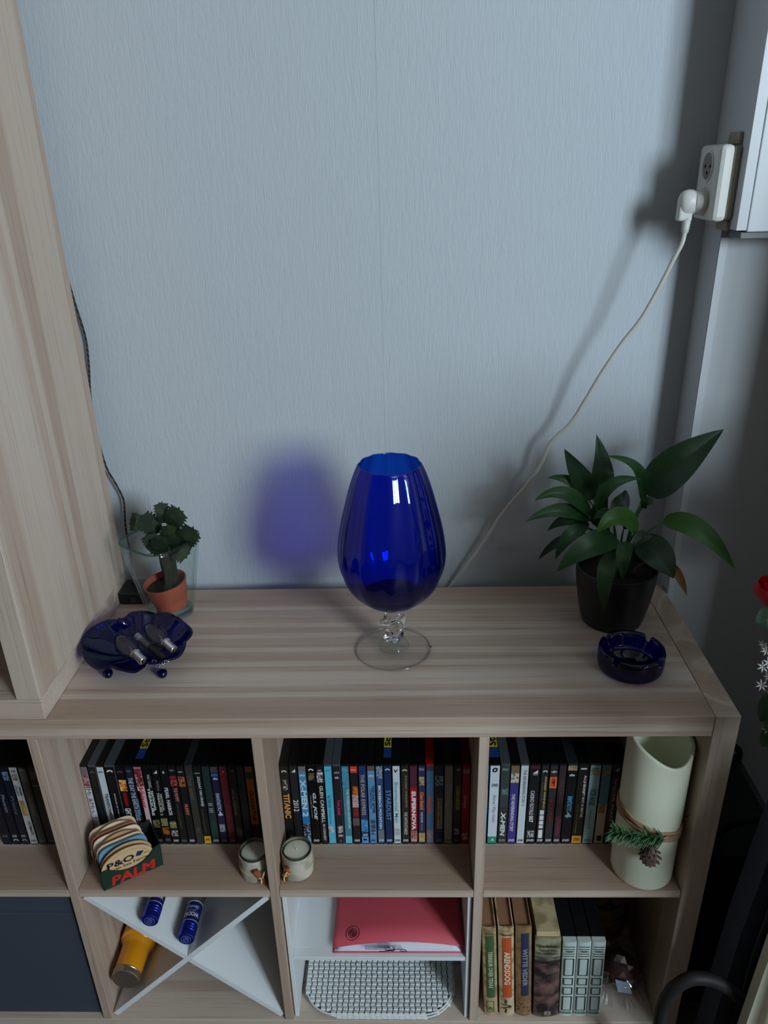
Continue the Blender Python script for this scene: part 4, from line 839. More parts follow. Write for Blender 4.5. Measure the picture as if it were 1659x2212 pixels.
# ---- birch candle jars with cinnamon sticks
BARK = mat('birch_bark', c(196, 192, 178), .7, var=(38, c(164, 156, 136), .42, .62), bump=(90, .3, .003)); CIN = mat('cinnamon', c(138, 74, 40), .6, bump=(300, .4, .002)); RAF = mat('raffia', c(222, 196, 140), .6)
JARG = thin_glass('jar_glass', (.90, .92, .88), (.25, .28, .24), blend=.3); WAX = mat('candle_wax', c(222, 222, 206), .45, sss=.2)
def jar(cx, cy, phi, label, tiltz):
    j = thing('birch_candle', label, 'candle', (cx, cy, Z1), group='birch-wrapped candle jars')
    R_ = .0270; Hj = .0560
    MB().lathe([(.0245, Z1+.0006), (R_-.0004, Z1+.002), (R_, Z1+.010), (R_+.0002, Z1+Hj-.006), (R_-.0012, Z1+Hj-.006), (R_-.0016, Z1+.004), (.02, Z1+.003)], 48, (cx, cy, 0), rmod=lambda a, z: 1+.006*math.sin(3*a)+.004*math.sin(7*a+z*90)).build('bark_sleeve', BARK, j, autosmooth=50)
    MB().lathe([(.0235, Z1+.040), (R_-.0016, Z1+.042), (R_-.0012, Z1+Hj-.001), (R_-.0018, Z1+Hj), (R_-.0032, Z1+Hj-.001), (R_-.0036, Z1+.042), (.0225, Z1+.041)], 48, (cx, cy, 0), closed=True).build('glass_jar', JARG, j, smooth=True)
    wx = MB().lathe([(.0200, Z1+.012), (R_-.0038, Z1+.014), (R_-.0038, Z1+.0465), (R_-.006, Z1+.0475), (.001, Z1+.0470)], 48, (cx, cy, 0)).build('wax', WAX, j, smooth=True)
    MB().tube([(cx, cy, Z1+.046), (cx+.0004, cy, Z1+.050), (cx-.0010, cy, Z1+.0520)], .0007, 6).build('wick', plain(226, 222, 206, .7), wx, smooth=True)
    d = Vector((math.cos(phi), math.sin(phi), 0)); tg = Vector((-math.sin(phi), math.cos(phi), 0)); c0 = Vector((cx, cy, Z1+.0210))+d*(R_+.0050)
    ax = (Vector((0, 0, 1))+tg*tiltz).normalized()
    st_ = MB()
    for k in (-1, 1):
        st_.tube([c0+tg*.0019*k-ax*.0175, c0+tg*.0019*k+ax*.0175], .0036, 12)
    st_.build('cinnamon_stick', CIN, j, smooth=True)
    kn = c0+d*.0040+tg*.0012
    MB().tube([c0+tg*.0052+ax*.002-d*.003, kn+tg*.002, kn, kn-tg*.003, c0-tg*.0056-ax*.001-d*.003], .0016, 8, flat=.6).build('raffia_loop', RAF, j, smooth=True)
    for q in range(2):
        for s_, e_ in ((1, Vector((0, 0, .0125))+tg*.006), (-1, Vector((0, 0, -.0150))-tg*.002)):
            MB().tube([kn-tg*.001, kn+e_*.5+d*.002+tg*.0008*q, kn+e_+tg*.0016*q], [.0014, .0020, .0015], 7, flat=.5).build('raffia_end', RAF, j, smooth=True)
    MB().tube([(cx+(R_+.0007)*math.cos(a), cy+(R_+.0007)*math.sin(a), Z1+.0225) for a in [phi+.2+i*(2*PI-.4)/40 for i in range(41)]], .0006, 6).build('raffia_cord', RAF, j, smooth=True)
jar(-.0375, -.3480, -1.15, 'birch-wrapped candle jar with cinnamon stick standing beside the coaster box compartment divider', -.45)
jar(.0368, -.3450, -2.15, 'birch-wrapped candle jar with cinnamon stick standing in front of the copper-lettered DVD', .25)
# ---- pillar candle
qx, qy, qr = .6405, -.3375, .0520
pk = thing('pillar_candle', 'tall cream pillar candle tied with twine, pine sprig and cone', 'candle', (qx, qy, Z1))
CW = mat('cream_wax', c(234, 238, 214), .5, sss=.15)
def top(a): return .676+.016*math.cos(a-2.6)+.010*math.cos(2*a+.6)+.006*math.cos(3*a)
n_ = 96; vs = []; rings = [(qr-.004, 0, 0), (qr-.001, .001, 0), (qr, .004, 0), (qr, .5, 1), (qr, .985, 1), (qr-.0012, .997, 1), (qr-.003, 1, 1), (qr-.0058, .995, 1), (qr-.0066, .975, 1), (qr-.0068, .6, 1)]
for r, hfr, k in rings:
    for i in range(n_):
        a = 2*PI*i/n_; h = (top(a)-Z1)*hfr if k else hfr
        vs.append((qx+r*math.cos(a), qy+r*math.sin(a), Z1+.0005+h))
fs = [tuple(reversed(range(n_)))]+[(j*n_+i, j*n_+(i+1) % n_, (j+1)*n_+(i+1) % n_, (j+1)*n_+i) for j in range(len(rings)-1) for i in range(n_)]
fs.append(tuple((len(rings)-1)*n_+i for i in range(n_)))
MB().add(vs, fs).build('wax_body', CW, pk, smooth=True)
MB().lathe([(.0035, .560), (.0060, .575), (.0052, .600), (.0018, .625), (.0005, .632)], 14, (qx, qy, 0)).build('flame_bulb', mat('led_flame_plastic', c(226, 206, 150), .4), pk, smooth=True)
TW = mat('jute_twine', c(186, 152, 120), .85, bump=(900, .6, .002)); TWD = mat('jute_twine_dark', c(110, 66, 44), .85)
zt_ = .5195
for k, (dz, mt_, rr_) in enumerate(((-.0098, TW, .0018), (-.0070, TW, .0018), (-.0044, TW, .0019), (-.0016, TW, .0016), (.0008, TWD, .0011), (.0034, TW, .0019), (.0062, TW, .0018), (.0088, TW, .0015))):
    MB().tube([(qx+(qr+.0014)*math.cos(a), qy+(qr+.0014)*math.sin(a), zt_+dz-.015*math.cos(a)+.0018*math.sin(a*2+k)+.0010*math.sin(9*a+k)) for a in [2*PI*i/72 for i in range(73)]], rr_, 7).build('twine_strand', mt_, pk, smooth=True)
kx = Vector((qx+.004, qy-qr-.004, zt_-.002))
MB().tube([kx+Vector((-.006, 0, .004)), kx+Vector((0, -.003, .001)), kx+Vector((.008, -.001, .004)), kx+Vector((.006, 0, -.005)), kx+Vector((-.002, -.002, -.003))], .0020, 8).build('twine_knot', TW, pk, smooth=True)
MB().tube(spline([(qx+.044, qy-.029, zt_+.004), (qx+.049, qy-.028, zt_+.012), (qx+.0525, qy-.030, zt_+.022)], 4), .0007, 6).build('twine_end', TWD, pk, smooth=True)
NEED = mat('pine_needle', c(46, 92, 50), .5, var=(500, c(96, 136, 92), .45, .6)); TWIG = mat('twig_brown', c(80, 56, 40), .8)
tw = spline([tuple(kx+Vector((.002, -.003, .001))), (.612, -.3960, .5235), (.585, -.3960, .5300), (.562, -.394, .5350)], 10)
stw = MB().tube(tw, .0014, 6).build('sprig_twig', TWIG, pk, smooth=True)
m = MB()
for i in range(330):
    t_ = random.random(); k = int(t_*(len(tw)-1)); p = tw[k]; d = (tw[min(k+1, len(tw)-1)]-tw[max(k-1, 0)]).normalized()
    a = random.uniform(0, 2*PI); u_ = d.cross(Vector((0, 0, 1))).normalized(); w_ = d.cross(u_)
    o_ = u_*math.cos(a)+w_*math.sin(a)
    if o_.y > .35: o_.y *= -1
    l_ = random.uniform(.016, .026); e = p+(d*.62+o_*.78).normalized()*l_
    m.tube([p, p.lerp(e, .5)+Vector((0, 0, .0008)), e], [.0008, .0010, .0003], 4)
o = m.build('pine_needles', NEED, stw); o['kind'] = 'stuff'
cone = Vector((.6240, -.4070, .4985)); CONE = mat('cone_scale', c(74, 54, 46), .6, var=(700, c(120, 96, 84), .5, .65))
ccr = MB().lathe([(.003, .0170), (.008, .008), (.0095, -.002), (.0065, -.013), (.001, -.0175)], 14, tuple(cone)).build('cone_core', TWIG, pk, smooth=True)
m = MB()
for i in range(60):
    t_ = i/59; a = i*2.4; r = .0128*math.sin(PI*(.12+.82*t_)); z = .0170-.034*t_
    b = cone+Vector((r*.5*math.cos(a), r*.5*math.sin(a), z+.001)); e = cone+Vector(((r+.0036)*math.cos(a), (r+.0036)*math.sin(a), z-.0052)); s_ = Vector((-math.sin(a), math.cos(a), 0))*.0027
    m.add([b-s_*.6, b+s_*.6, e+s_, e+(e-b)*.25, e-s_, b+Vector((0, 0, -.0012)), e+Vector((0, 0, -.0012))], [(0, 1, 2, 3, 4), (0, 4, 6, 5), (1, 5, 6, 2), (4, 3, 6), (3, 2, 6), (0, 5, 1)])
o = m.build('cone_scales', CONE, ccr); o['kind'] = 'stuff'

# ================================================================== lower compartments
Z0 = .0382
# ---- navy fabric drawer
nd = thing('fabric_drawer', 'dark navy fabric storage box filling the compartment under the dark DVDs', 'storage box', (-.5265, -.2, Z0))
NV = mat('navy_felt', c(58, 67, 80), .9, bump=(500, .3, .001))
MB().box(-.690, -.3625, -.378, -.02, Z0, .318, bev=.003).build('box_front', NV, nd)
MB().box(-.690, -.3625, -.3775, -.02, .3186, .369, bev=.003).build('top_band', NV, nd)
# ---- white cross insert
WL = mat('white_lacquer', c(226, 230, 232), .4)
cr_ = thing('cross_insert', 'white X-shaped bottle insert filling the compartment below the coaster box', 'shelf insert', (-.1755, -.2, Z0))
cxm, czm = -.1755, .2055; hh = .1655; th_ = .0052
def diag(s, a0, a1, name):
    d = Vector((s, 0, 1)).normalized(); nrm = Vector((-d.z, 0, d.x)); pts = []
    o = Vector((cxm, 0, czm))
    for t_ in (a0, a1):
        for k in (-1, 1): pts.append(o+d*t_+nrm*th_*k)
    vs = [(p.x, -.384, p.z) for p in (pts[0], pts[1], pts[3], pts[2])]+[(p.x, -.03, p.z) for p in (pts[0], pts[1], pts[3], pts[2])]
    MB().add(vs, [(0, 1, 2, 3), (7, 6, 5, 4), (0, 4, 5, 1), (1, 5, 6, 2), (2, 6, 7, 3), (3, 7, 4, 0)]).build(name, WL, cr_)
Dg = hh*math.sqrt(2)-.0055
diag(1, -Dg, Dg, 'long_panel'); diag(-1, .0056, Dg, 'short_panel'); diag(-1, -Dg, -.0056, 'short_panel')
# ---- bottles
CAPB = mat('cap_blue_metal', c(40, 52, 170), .25, metal=.75); LABB = mat('label_navy', c(22, 30, 96), .4); CLG = thin_glass('bottle_glass', (.93, .95, .95), (.42, .46, .46), blend=.3)
def wodka(x, z, yc, dxy, label):
    b = thing('spirits_bottle', label, 'bottle', (x, yc+.12, z-.026), group='spirits bottles on the cross insert')
    ax = Vector((dxy, 1, .0)).normalized(); F = frame(ax, (x, yc, z))
    prof = [(.0135, 0), (.0150, .0012), (.0152, .003), (.0152, .010), (.0144, .0108), (.0144, .0118), (.0152, .0126), (.0152, .0150), (.0144, .0158), (.0144, .0168), (.0152, .0176), (.0152, .0200), (.0144, .0208), (.0144, .0218), (.0152, .0226), (.0152, .0290)]
    cp = MB().lathe(prof, 36, xf=F).build('screw_cap', CAPB, b, autosmooth=35)
    e = MB()
    for r in (.005, .009): e.tube([F @ Vector((r*math.cos(a), r*math.sin(a), -.0003)) for a in [2*PI*i/28 for i in range(29)]], .0004, 5)
    for s in (-1, 1): e.tube([F @ Vector((.0035*s, -.004, -.0003)), F @ Vector((0, .004, -.0003))], .0004, 5)
    e.build('cap_emblem', plain(120, 130, 190, .4), cp)
    MB().lathe([(.0146, .0292), (.0149, .0294), (.0149, .0302), (.0146, .0304)], 36, xf=F).build('white_band', plain(220, 222, 226), b)
    nl = MB().lathe([(.0144, .0306), (.0147, .0308), (.0147, .0680), (.0144, .0682)], 36, xf=F).build('neck_label', LABB, b, autosmooth=40)
    MB().lathe([(.0146, .0684), (.0149, .0686), (.0149, .0696), (.0146, .0698)], 36, xf=F).build('white_band', plain(220, 222, 226), b)
    MB().lathe(interp([(.0140, .0700), (.0145, .078), (.0165, .090), (.0200, .100), (.0243, .114), (.0248, .130), (.0248, .265), (.022, .270)], 3), 36, xf=F).build('glass_body', CLG, b, smooth=True)
    tm = MB(); R_ = .0149     # words wrapped round the neck, upside down to the viewer
    for s, y0, h, half, cc, bd in (('WODKA', .0375, .0085, 1.15, (226, 228, 236), .02), ('DE LUXE', .0480, .0028, .55, (190, 196, 216), .0), ('Slavskaya', .0530, .0085, .9, (206, 210, 226), 0)):
        v_, f_, _ = text2d(s, bd, .4 if s[0] == 'S' else 0)
        vs = []
        for a, t_ in v_:
            an = UPA+half-a*2*half
            vs.append(F @ Vector((R_*math.cos(an), R_*math.sin(an), y0+h*(1-t_))))
        tm.add(vs, f_, plain(*cc, .4))
    tm.build('lettering', None, nl)
UPA = -PI/2
_F = frame((0, 1, 0), (0, 0, 0)); _up = _F.inverted() @ Vector((0, -.5, 1)); UPA = math.atan2(_up.y, _up.x)
wodka(-.2312, .3060, -.384, .0, 'clear bottle with blue cap on the cross insert nearer the navy drawer')
wodka(-.1750, .2495, -.378, .0, 'clear bottle with blue cap resting low in the notch of the cross insert')
jb = thing('juice_bottle', 'bottle of orange juice with silver cap lying in the lower cross insert gap', 'bottle', (-.300, -.25, .10))
F = frame(Vector((.02, 1, .02)), (-.3078, -.374, .1305))
OJ = mat('orange_juice', c(222, 146, 20), .25, coat=.6, sss=.1)
MB().lathe([(.0250, 0), (.0262, .001), (.0266, .003), (.0266, .0100), (.0272, .0108), (.0272, .0118), (.0255, .0122)], 60, xf=F, rmod=lambda a, z: 1+.008*math.cos(22*a)*(z > .002)).build('cap', mat('silver_cap', c(172, 156, 140), .3, metal=.85), jb, autosmooth=35)
MB().lathe(interp([(.0252, .0124), (.0258, .016), (.0262, .030), (.0268, .058), (.0280, .064), (.0325, .074), (.0340, .084), (.0340, .20), (.031, .204)], 3), 40, xf=F).build('glass_body', OJ, jb, smooth=True)
# ---- white shelf insert
wi = thing('shelf_insert', 'white two-tier shelf insert in the compartment below the pale candle jar', 'shelf insert', (.1755, -.2, Z0))
MB().box(.0100, .0178, -.382, -.03, Z0, .371, bev=.0008).build('side_panel', WL, wi)
MB().box(.3340, .3415, -.382, -.03, Z0, .371, bev=.0008).build('side_panel', WL, wi)
MB().box(.0180, .3338, -.380, -.03, .1960, .2050, bev=.0008).build('shelf_panel', WL, wi)
MB().box(.0180, .0480, -.36, -.03, .2052, .2058).build('edge_strip', WL, wi)
# ---- red folder with papers
rf = thing('red_folder', 'red cardboard folder stuffed with papers on the white shelf insert', 'folder', (.21, -.24, .2052))
RED = mat('red_card', c(206, 84, 98), .6); PAP = mat('white_paper', c(222, 222, 236), .7)
fx0, fx1 = .0905, .3300
def sheet(name, x0, x1, y0, y1, zf, mt, parent, th=.0008, nx=24, ny=8):
    vs = []
    for k in (0, 1):
        for j in range(ny+1):
            for i in range(nx+1):
                u_, v_ = i/nx, j/ny; vs.append((x0+(x1-x0)*u_, y0+(y1-y0)*v_, zf(u_, v_)+th*k))
    W = nx+1; K = W*(ny+1); fs = []
    for j in range(ny):
        for i in range(nx):
            q = (j*W+i, j*W+i+1, (j+1)*W+i+1, (j+1)*W+i); fs += [q, tuple(K+t for t in q)]
    for i in range(nx): fs += [(i, i+1, K+i+1, K+i), (ny*W+i, ny*W+i+1, K+ny*W+i+1, K+ny*W+i)]
    for j in range(ny): fs += [(j*W, (j+1)*W, K+(j+1)*W, K+j*W), (j*W+nx, (j+1)*W+nx, K+(j+1)*W+nx, K+j*W+nx)]
    return MB().add(vs, fs).build(name, mt, parent, smooth=True)
sheet('lower_cover', fx0, fx1+.002, -.372, -.06, lambda u_, v_: .2056+.001*u_, RED, rf)
zcov = lambda u_, v_: .2085+(.0190-.004*v_)*bulge(u_, v_)+.0065*u_*(1-v_)+.004*v_
bulge = lambda u_, v_: (math.sin(PI*min(1, max(0, u_*.93+.05)))**.8)
ucv = sheet('upper_cover', fx0, fx1, -.368, -.06, lambda u_, v_: zcov(u_, v_), RED, rf)
for k in range(7):
    tag(sheet('paper_sheet', fx0+.003+.001*k, fx1-.004-.0012*k, -.3695+.0007*(k % 3), -.08, lambda u_, v_, k=k: .2072+.0013*k*(.35+.65*bulge(u_, v_))+.0005, PAP, rf, th=.0009))
o_ = Vector((.1265, -.3450, 0)); em = MB()
def zc(x, y): u_ = (x-fx0)/(fx1-fx0); v_ = (y+.368)/.308; return zcov(u_, v_)+.0012
for r in (.0045, .0075, .0125):
    em.tube([(o_.x+r*math.cos(a), o_.y+r*1.15*math.sin(a), zc(o_.x+r*math.cos(a), o_.y+r*1.15*math.sin(a))) for a in [2*PI*i/32 for i in range(33)]], .0006 if r < .012 else .00035, 5)
em.tube([(o_.x, o_.y-.004, zc(o_.x, o_.y-.004)), (o_.x, o_.y+.003, zc(o_.x, o_.y+.003))], .0006, 5)
for s in (-1, 1): em.tube([(o_.x, o_.y+.003, zc(o_.x, o_.y+.003)), (o_.x+.0018*s, o_.y, zc(o_.x, o_.y))], .0004, 5)
em.build('ring_emblem', plain(70, 22, 30, .6), ucv)
sk = thing('key_ring_bag', 'small clear bag with a metal key ring sticking out of the red folder', 'key ring', (.19, -.375, .222))
MB().box(.150, .206, -.3775, -.3700, .2215, .2245, bev=.001).build('bag', thin_glass('film_clear', (.85, .85, .88), (.5, .5, .54), blend=.3), sk)
MB().tube([(.196+.008*math.cos(a), -.3790+.001*math.sin(3*a), .2270+.0055*math.sin(a)) for a in [2*PI*i/24 for i in range(25)]], .0012, 7).build('ring', METAL, sk, smooth=True)
MB().tube(spline([(.176, -.380, .222), (.188, -.381, .2235), (.205, -.380, .227), (.222, -.380, .2265), (.226, -.380, .2215), (.214, -.380, .2235)], 5), .0007, 6).build('wire', BLACK, sk, smooth=True)
# ---- woven mats
WV = mat('white_woven_cord', c(216, 220, 220), .6); WVD = mat('woven_gap_dark', c(64, 66, 66), .9)
def woven(name, label, x0, x1, y0, y1, z, rad, nx, ny, grp):
    o = thing(name, label, 'place mat', ((x0+x1)/2, (y0+y1)/2, z), group=grp)
    def inside(x, y, e=0):
        dx_ = max(x0+rad-x, x-(x1-rad), 0); dy_ = max(y0+rad-y, y-(y1-rad), 0); return dx_*dx_+dy_*dy_ <= (rad-e)**2
    poly = []
    for (cx_, cy_, a0) in ((x1-rad, y1-rad, 0), (x0+rad, y1-rad, PI/2), (x0+rad, y0+rad, PI), (x1-rad, y0+rad, 1.5*PI)):
        poly += [(cx_+(rad-.002)*math.cos(a0+PI/2*i/8), cy_+(rad-.002)*math.sin(a0+PI/2*i/8)) for i in range(9)]
    MB().prism(poly, z, z+.003, 'z').build('backing', WVD, o)
    m = MB(); sx = (x1-x0)/nx; sy = (y1-y0)/ny
    for i in range(nx):
        for j in range(ny):
            cx_ = x0+sx*(i+.5); cy_ = y0+sy*(j+.5)
            if not inside(cx_, cy_, .003): continue
            hx, hy = sx*.455, sy*.60; zz = z+.003; cx_ += sx*.12*((j % 2)-.5)
            vs = []
            for a, b, h in ((-1, -1, -.001), (1, -1, -.001), (1, 1, -.001), (-1, 1, -.001), (-.80, -.30, .0034), (.80, -.30, .0034), (.80, .72, .0026), (-.80, .72, .0026)):
                vs.append((cx_+a*hx, cy_+b*hy, zz+h+(.0006 if (i+j) % 2 else 0)))
            m.add(vs, [(4, 5, 6, 7), (0, 1, 5, 4), (1, 2, 6, 5), (2, 3, 7, 6), (3, 0, 4, 7)])
    q = m.build('weave', WV, o); q['kind'] = 'stuff'
    MB().tube([(a, b, z+.0035) for a, b in poly]+[(poly[0][0], poly[0][1], z+.0035)], .0020, 6).build('edge_cord', WV, o, smooth=True)
woven('place_mat', 'white woven place mat, the lower of two under the white shelf insert', .036, .320, -.3885, -.12, Z0+.001, .065, 26, 33, 'white woven place mats')
woven('place_mat', 'white woven place mat, the upper of two under the white shelf insert', .026, .316, -.3885, -.12, Z0+.0095, .060, 27, 33, 'white woven place mats')
# ---- old books, video cases
PAGE = mat('yellowed_pages', c(150, 108, 80), .85, bump=(900, .5, .002))
def shear(m, a=.050):
    m.v = [(x-(z-Z0)*a, y, z) for x, y, z in m.v]; return m
def book(x0, x1, h, front, depth, cover, pages, decos, name, label, cat, round_=.004, group=None, a=.05, ptop=.004):
    b = thing(name, label, cat, ((x0+x1)/2, front+depth/2, Z0), group=group)
    n_ = 8; arc = [(x0+(x1-x0)*i/n_, front+round_*(1-math.sin(PI*i/n_))) for i in range(n_+1)]
    th = .0022
    poly = arc+[(x1, front+depth), (x1-th, front+depth), (x1-th, front+round_+th)]+[(x1-th-(x1-x0-2*th)*i/4, front+round_*.6+th) for i in range(5)][1:-1]+[(x0+th, front+round_+th), (x0+th, front+depth), (x0, front+depth)]
    cv = shear(MB().prism(poly, Z0+.0005, Z0+h, 'z'), a).build('cover', cover, b)
    shear(MB().box(x0+th+.0003, x1-th-.0003, front+round_+th+.0004, front+depth-.003, Z0+.003, Z0+h-ptop), a).build('page_block', pages, b)
    X = lambda v: x0+(x1-x0)*v
    Y = lambda v: front+round_*(1-math.sin(PI*v))-.0006
    Zf = lambda u: Z0+h*(1-u)
    for q in decos:
        pm = MB(); tm = MB()
        if q[0] in 'RN':
            u0, u1, v0, v1 = q[1:5]; mt_ = plain(*q[5], .6) if q[0] == 'R' else picture(*q[5:8], q[8] if len(q) > 8 else 60)
            k = 6; vs = []
            for i in range(k+1):
                v = v0+(v1-v0)*i/k; vs += [(X(v), Y(v), Zf(u1)), (X(v), Y(v), Zf(u0))]
            pm.add(vs, [(2*i, 2*i+2, 2*i+3, 2*i+1) for i in range(k)], mt_)
        elif q[0] == 'O':       # outlined frame
            u0, u1, v0, v1 = q[1:5]; mt_ = plain(*q[5], .6); e = .0012; yy = Y((v0+v1)/2)-.0003
            for (a0, a1, b0, b1) in ((X(v0), X(v1), Zf(u0)-e, Zf(u0)), (X(v0), X(v1), Zf(u1), Zf(u1)+e), (X(v0), X(v0)+e, Zf(u1), Zf(u0)), (X(v1)-e, X(v1), Zf(u1), Zf(u0))):
                pm.quad((a0, yy, b0), (a1, yy, b0), (a1, yy, b1), (a0, yy, b1), mt_)
        elif q[0] == 'T':
            _, s, u0, u1, v0, v1, cc = q[:7]; bd = q[7] if len(q) > 7 else .02
            put_text(tm, s, (X(v0), Y((v0+v1)/2)-.0006, Zf(u0)), (0, 0, Zf(u1)-Zf(u0)), (X(v1)-X(v0), 0, 0), plain(*cc, .6), bd)
        elif q[0] == 'H':
            _, s, u0, u1, v0, v1, cc = q[:7]; bd = q[7] if len(q) > 7 else .02
            put_text(tm, s, (X(v0), Y(.5)-.0009, Zf(u1)), (X(v1)-X(v0), 0, 0), (0, 0, Zf(u0)-Zf(u1)), plain(*cc, .6), bd)
        if pm.v: shear(pm, a).build('spine_picture', None, cv)
        if tm.v: shear(tm, a).build('lettering', None, cv)
    return b
CREAM = mat('worn_cream_cloth', c(178, 156, 118), .8, var=(60, c(132, 112, 80), .45, .62)); CREAM2 = mat('worn_tan_cloth', c(146, 112, 76), .8, var=(60, c(120, 88, 58), .45, .62)); CREAM3 = mat('worn_ivory_cloth', c(196, 176, 140), .8, var=(60, c(150, 120, 84), .5, .66))
FB = -.3795
book(.3735, .3985, .243, FB, .15, CREAM, PAGE, [('H', 'NOWEE', .045, .06, .2, .8, (90, 110, 60)), ('R', .08, .78, .22, .82, (66, 92, 54)), ('T', 'TERREUR OVER TEXAS', .24, .66, .36, .68, (196, 198, 160), .03), ('O', .82, .95, .25, .75, (120, 130, 70)), ('H', 'e', .89, .93, .35, .65, (110, 120, 70))], 'old_book', 'worn cream old book with a green title panel on its spine', 'book', group='old hardback adventure books')
book(.4020, .4300, .244, FB, .15, CREAM3, PAGE, [('H', 'Nowee', .05, .075, .2, .85, (60, 40, 30)), ('R', .10, .78, .24, .84, (190, 84, 40)), ('T', 'ARENDSOOG', .25, .62, .34, .74, (232, 220, 190), .03), ('T', '~/\\~', .80, .96, .2, .8, (70, 50, 36), .02)], 'old_book', 'worn ivory old book with an orange title panel on its spine', 'book', group='old hardback adventure books')
book(.4330, .4620, .246, FB, .15, CREAM2, PAGE, [('R', .06, .76, .34, .82, (40, 50, 76)), ('T', 'WITTE VEDER', .22, .64, .42, .72, (150, 150, 160), .03), ('N', .78, .98, 0, 1, (120, 90, 60), (150, 116, 78), (70, 50, 36), 160)], 'old_book', 'worn brown old book with a blue title panel on its spine', 'book', group='old hardback adventure books')
BEAT = mat('tattered_jacket', c(150, 150, 116), .7, var=(40, c(110, 104, 80), .45, .65))
book(.4660, .5120, .220, FB-.003, .17, BEAT, mat('old_paper', c(190, 172, 132), .85, var=(30, c(150, 130, 96), .45, .6)), [('H', 'Beckman', .06, .095, .12, .92, (36, 40, 36), .02), ('H', 'Geef me', .115, .145, .2, .85, (60, 66, 60)), ('H', 'de ruimte', .15, .18, .08, .88, (50, 54, 50)), ('N', .26, .98, 0, 1, (40, 34, 34), (84, 64, 60), (120, 90, 84), 45), ('N', .22, .30, 0, 1, (120, 120, 100), (80, 80, 74), (60, 54, 54), 60), ('H', '8', .90, .96, .4, .7, (150, 140, 130))], 'tattered_book', 'thick tattered old paperback with a landscape picture on its spine', 'book', a=.04, ptop=-.012)
VW = mat('video_case_spine', c(190, 202, 196), .45); VB = mat('video_case_black', c(20, 20, 23), .4)
VLAB = ['white VIDEO cassette case standing against the tattered paperback', 'white VIDEO cassette case standing between the two other cases', 'white VIDEO cassette case standing beside the cellophane parcel']
for i, x in enumerate((.5150, .5410, .5670)):
    x1 = x+.0250; h = .208
    v_ = thing('video_case', VLAB[i], 'video case', (x+.0125, FB+.06, Z0), group='three white video cassette cases')
    a = .035; G2 = (24, 32, 32)
    n_ = 8; arc = [(x+.0004+(x1-x-.0008)*k/n_, FB+.0030*(1-math.sin(PI*k/n_)**.6)) for k in range(n_+1)]
    poly = arc+[(x1-.0004, FB+.012), (x+.0004, FB+.012)]
    vsp = shear(MB().prism(poly, Z0+.0005, Z0+h, 'z'), a).build('spine', VW, v_)
    shear(MB().box(x+.0004, x1-.0004, FB+.0122, FB+.122, Z0+.0005, Z0+h-.0008, bev=.0015), a).build('case', VB, v_)
    tm = MB(); X = lambda v: x+(x1-x)*v; Zf = lambda u: Z0+h*(1-u); yy = FB-.0004
    for u_ in (.055, .085, .145, .175):
        pm = MB(); pm.quad((X(.14), yy, Zf(u_+.007)), (X(.88), yy, Zf(u_+.007)), (X(.88), yy, Zf(u_)), (X(.14), yy, Zf(u_)), plain(*G2)); shear(pm, a).build('spine_line', None, vsp)
    for (u0, u1) in ((.21, .435), (.47, .56), (.595, .69), (.72, .915)):
        pm = MB(); e = .0015; a0, a1, b0, b1 = X(.16), X(.86), Zf(u1), Zf(u0)
        for q in ((a0, a1, b1-e, b1), (a0, a1, b0, b0+e), (a0, a0+e, b0, b1), (a1-e, a1, b0, b1)):
            pm.quad((q[0], yy, q[2]), (q[1], yy, q[2]), (q[1], yy, q[3]), (q[0], yy, q[3]), plain(*G2))
        shear(pm, a).build('spine_frame', None, vsp)
    pm = MB(); pm.quad((X(.1), yy, Zf(.965)), (X(.9), yy, Zf(.965)), (X(.9), yy, Zf(.935)), (X(.1), yy, Zf(.935)), plain(90, 124, 110))
    put_text(tm, 'VIDEO', (X(.2), yy-.0003, Zf(.128)), (X(.82)-X(.2), 0, 0), (0, 0, Zf(.105)-Zf(.128)), plain(*G2), .02)
    shear(pm, a).build('spine_line', None, vsp); shear(tm, a).build('lettering', None, vsp)
# ---- canister with oval label behind
kn_ = thing('kraft_canister', 'tall brown round canister with a dark oval label at the back of the compartment', 'canister', (.637, -.1750, Z0))
KR = mat('kraft_board', c(128, 96, 62), .7, var=(60, c(112, 82, 52), .45, .6))
MB().lathe([(.050, Z0+.0005), (.0515, Z0+.002), (.0515, Z0+.245), (.049, Z0+.247)], 48, (.637, -.1750, 0)).build('body', KR, kn_, autosmooth=40)
MB().lathe([(.0518, Z0+.060), (.0521, Z0+.0605), (.0521, Z0+.0625), (.0518, Z0+.063)], 48, (.637, -.1750, 0)).build('seam_ring', mat('seam_dark', c(60, 44, 30), .7), kn_, smooth=True)
vs = []; n_ = 36
vs.append((.637, -.1750-.0522, Z0+.128))
for i in range(n_):
    a = 2*PI*i/n_; xx = .042*math.cos(a); an = xx/.0520; vs.append((.637+.0522*math.sin(an), -.1750-.0522*math.cos(an), Z0+.128+.034*math.sin(a)))
MB().add(vs, [(0, 1+i, 1+(i+1) % n_) for i in range(n_)]).build('oval_label', mat('oval_label_black', c(26, 22, 22), .5), kn_); olb = bpy.data.objects['oval_label']
cu_ = []
for i in range(60):
    t_ = i/59; xx = -.030+.060*t_; an = xx/.052; cu_.append((.637+.0527*math.sin(an), -.1750-.0527*math.cos(an), Z0+.128+.0055*math.sin(t_*40)+.003*math.sin(t_*9)))
MB().tube(cu_, .0006, 5).build('script_line', plain(120, 104, 90, .6), olb)
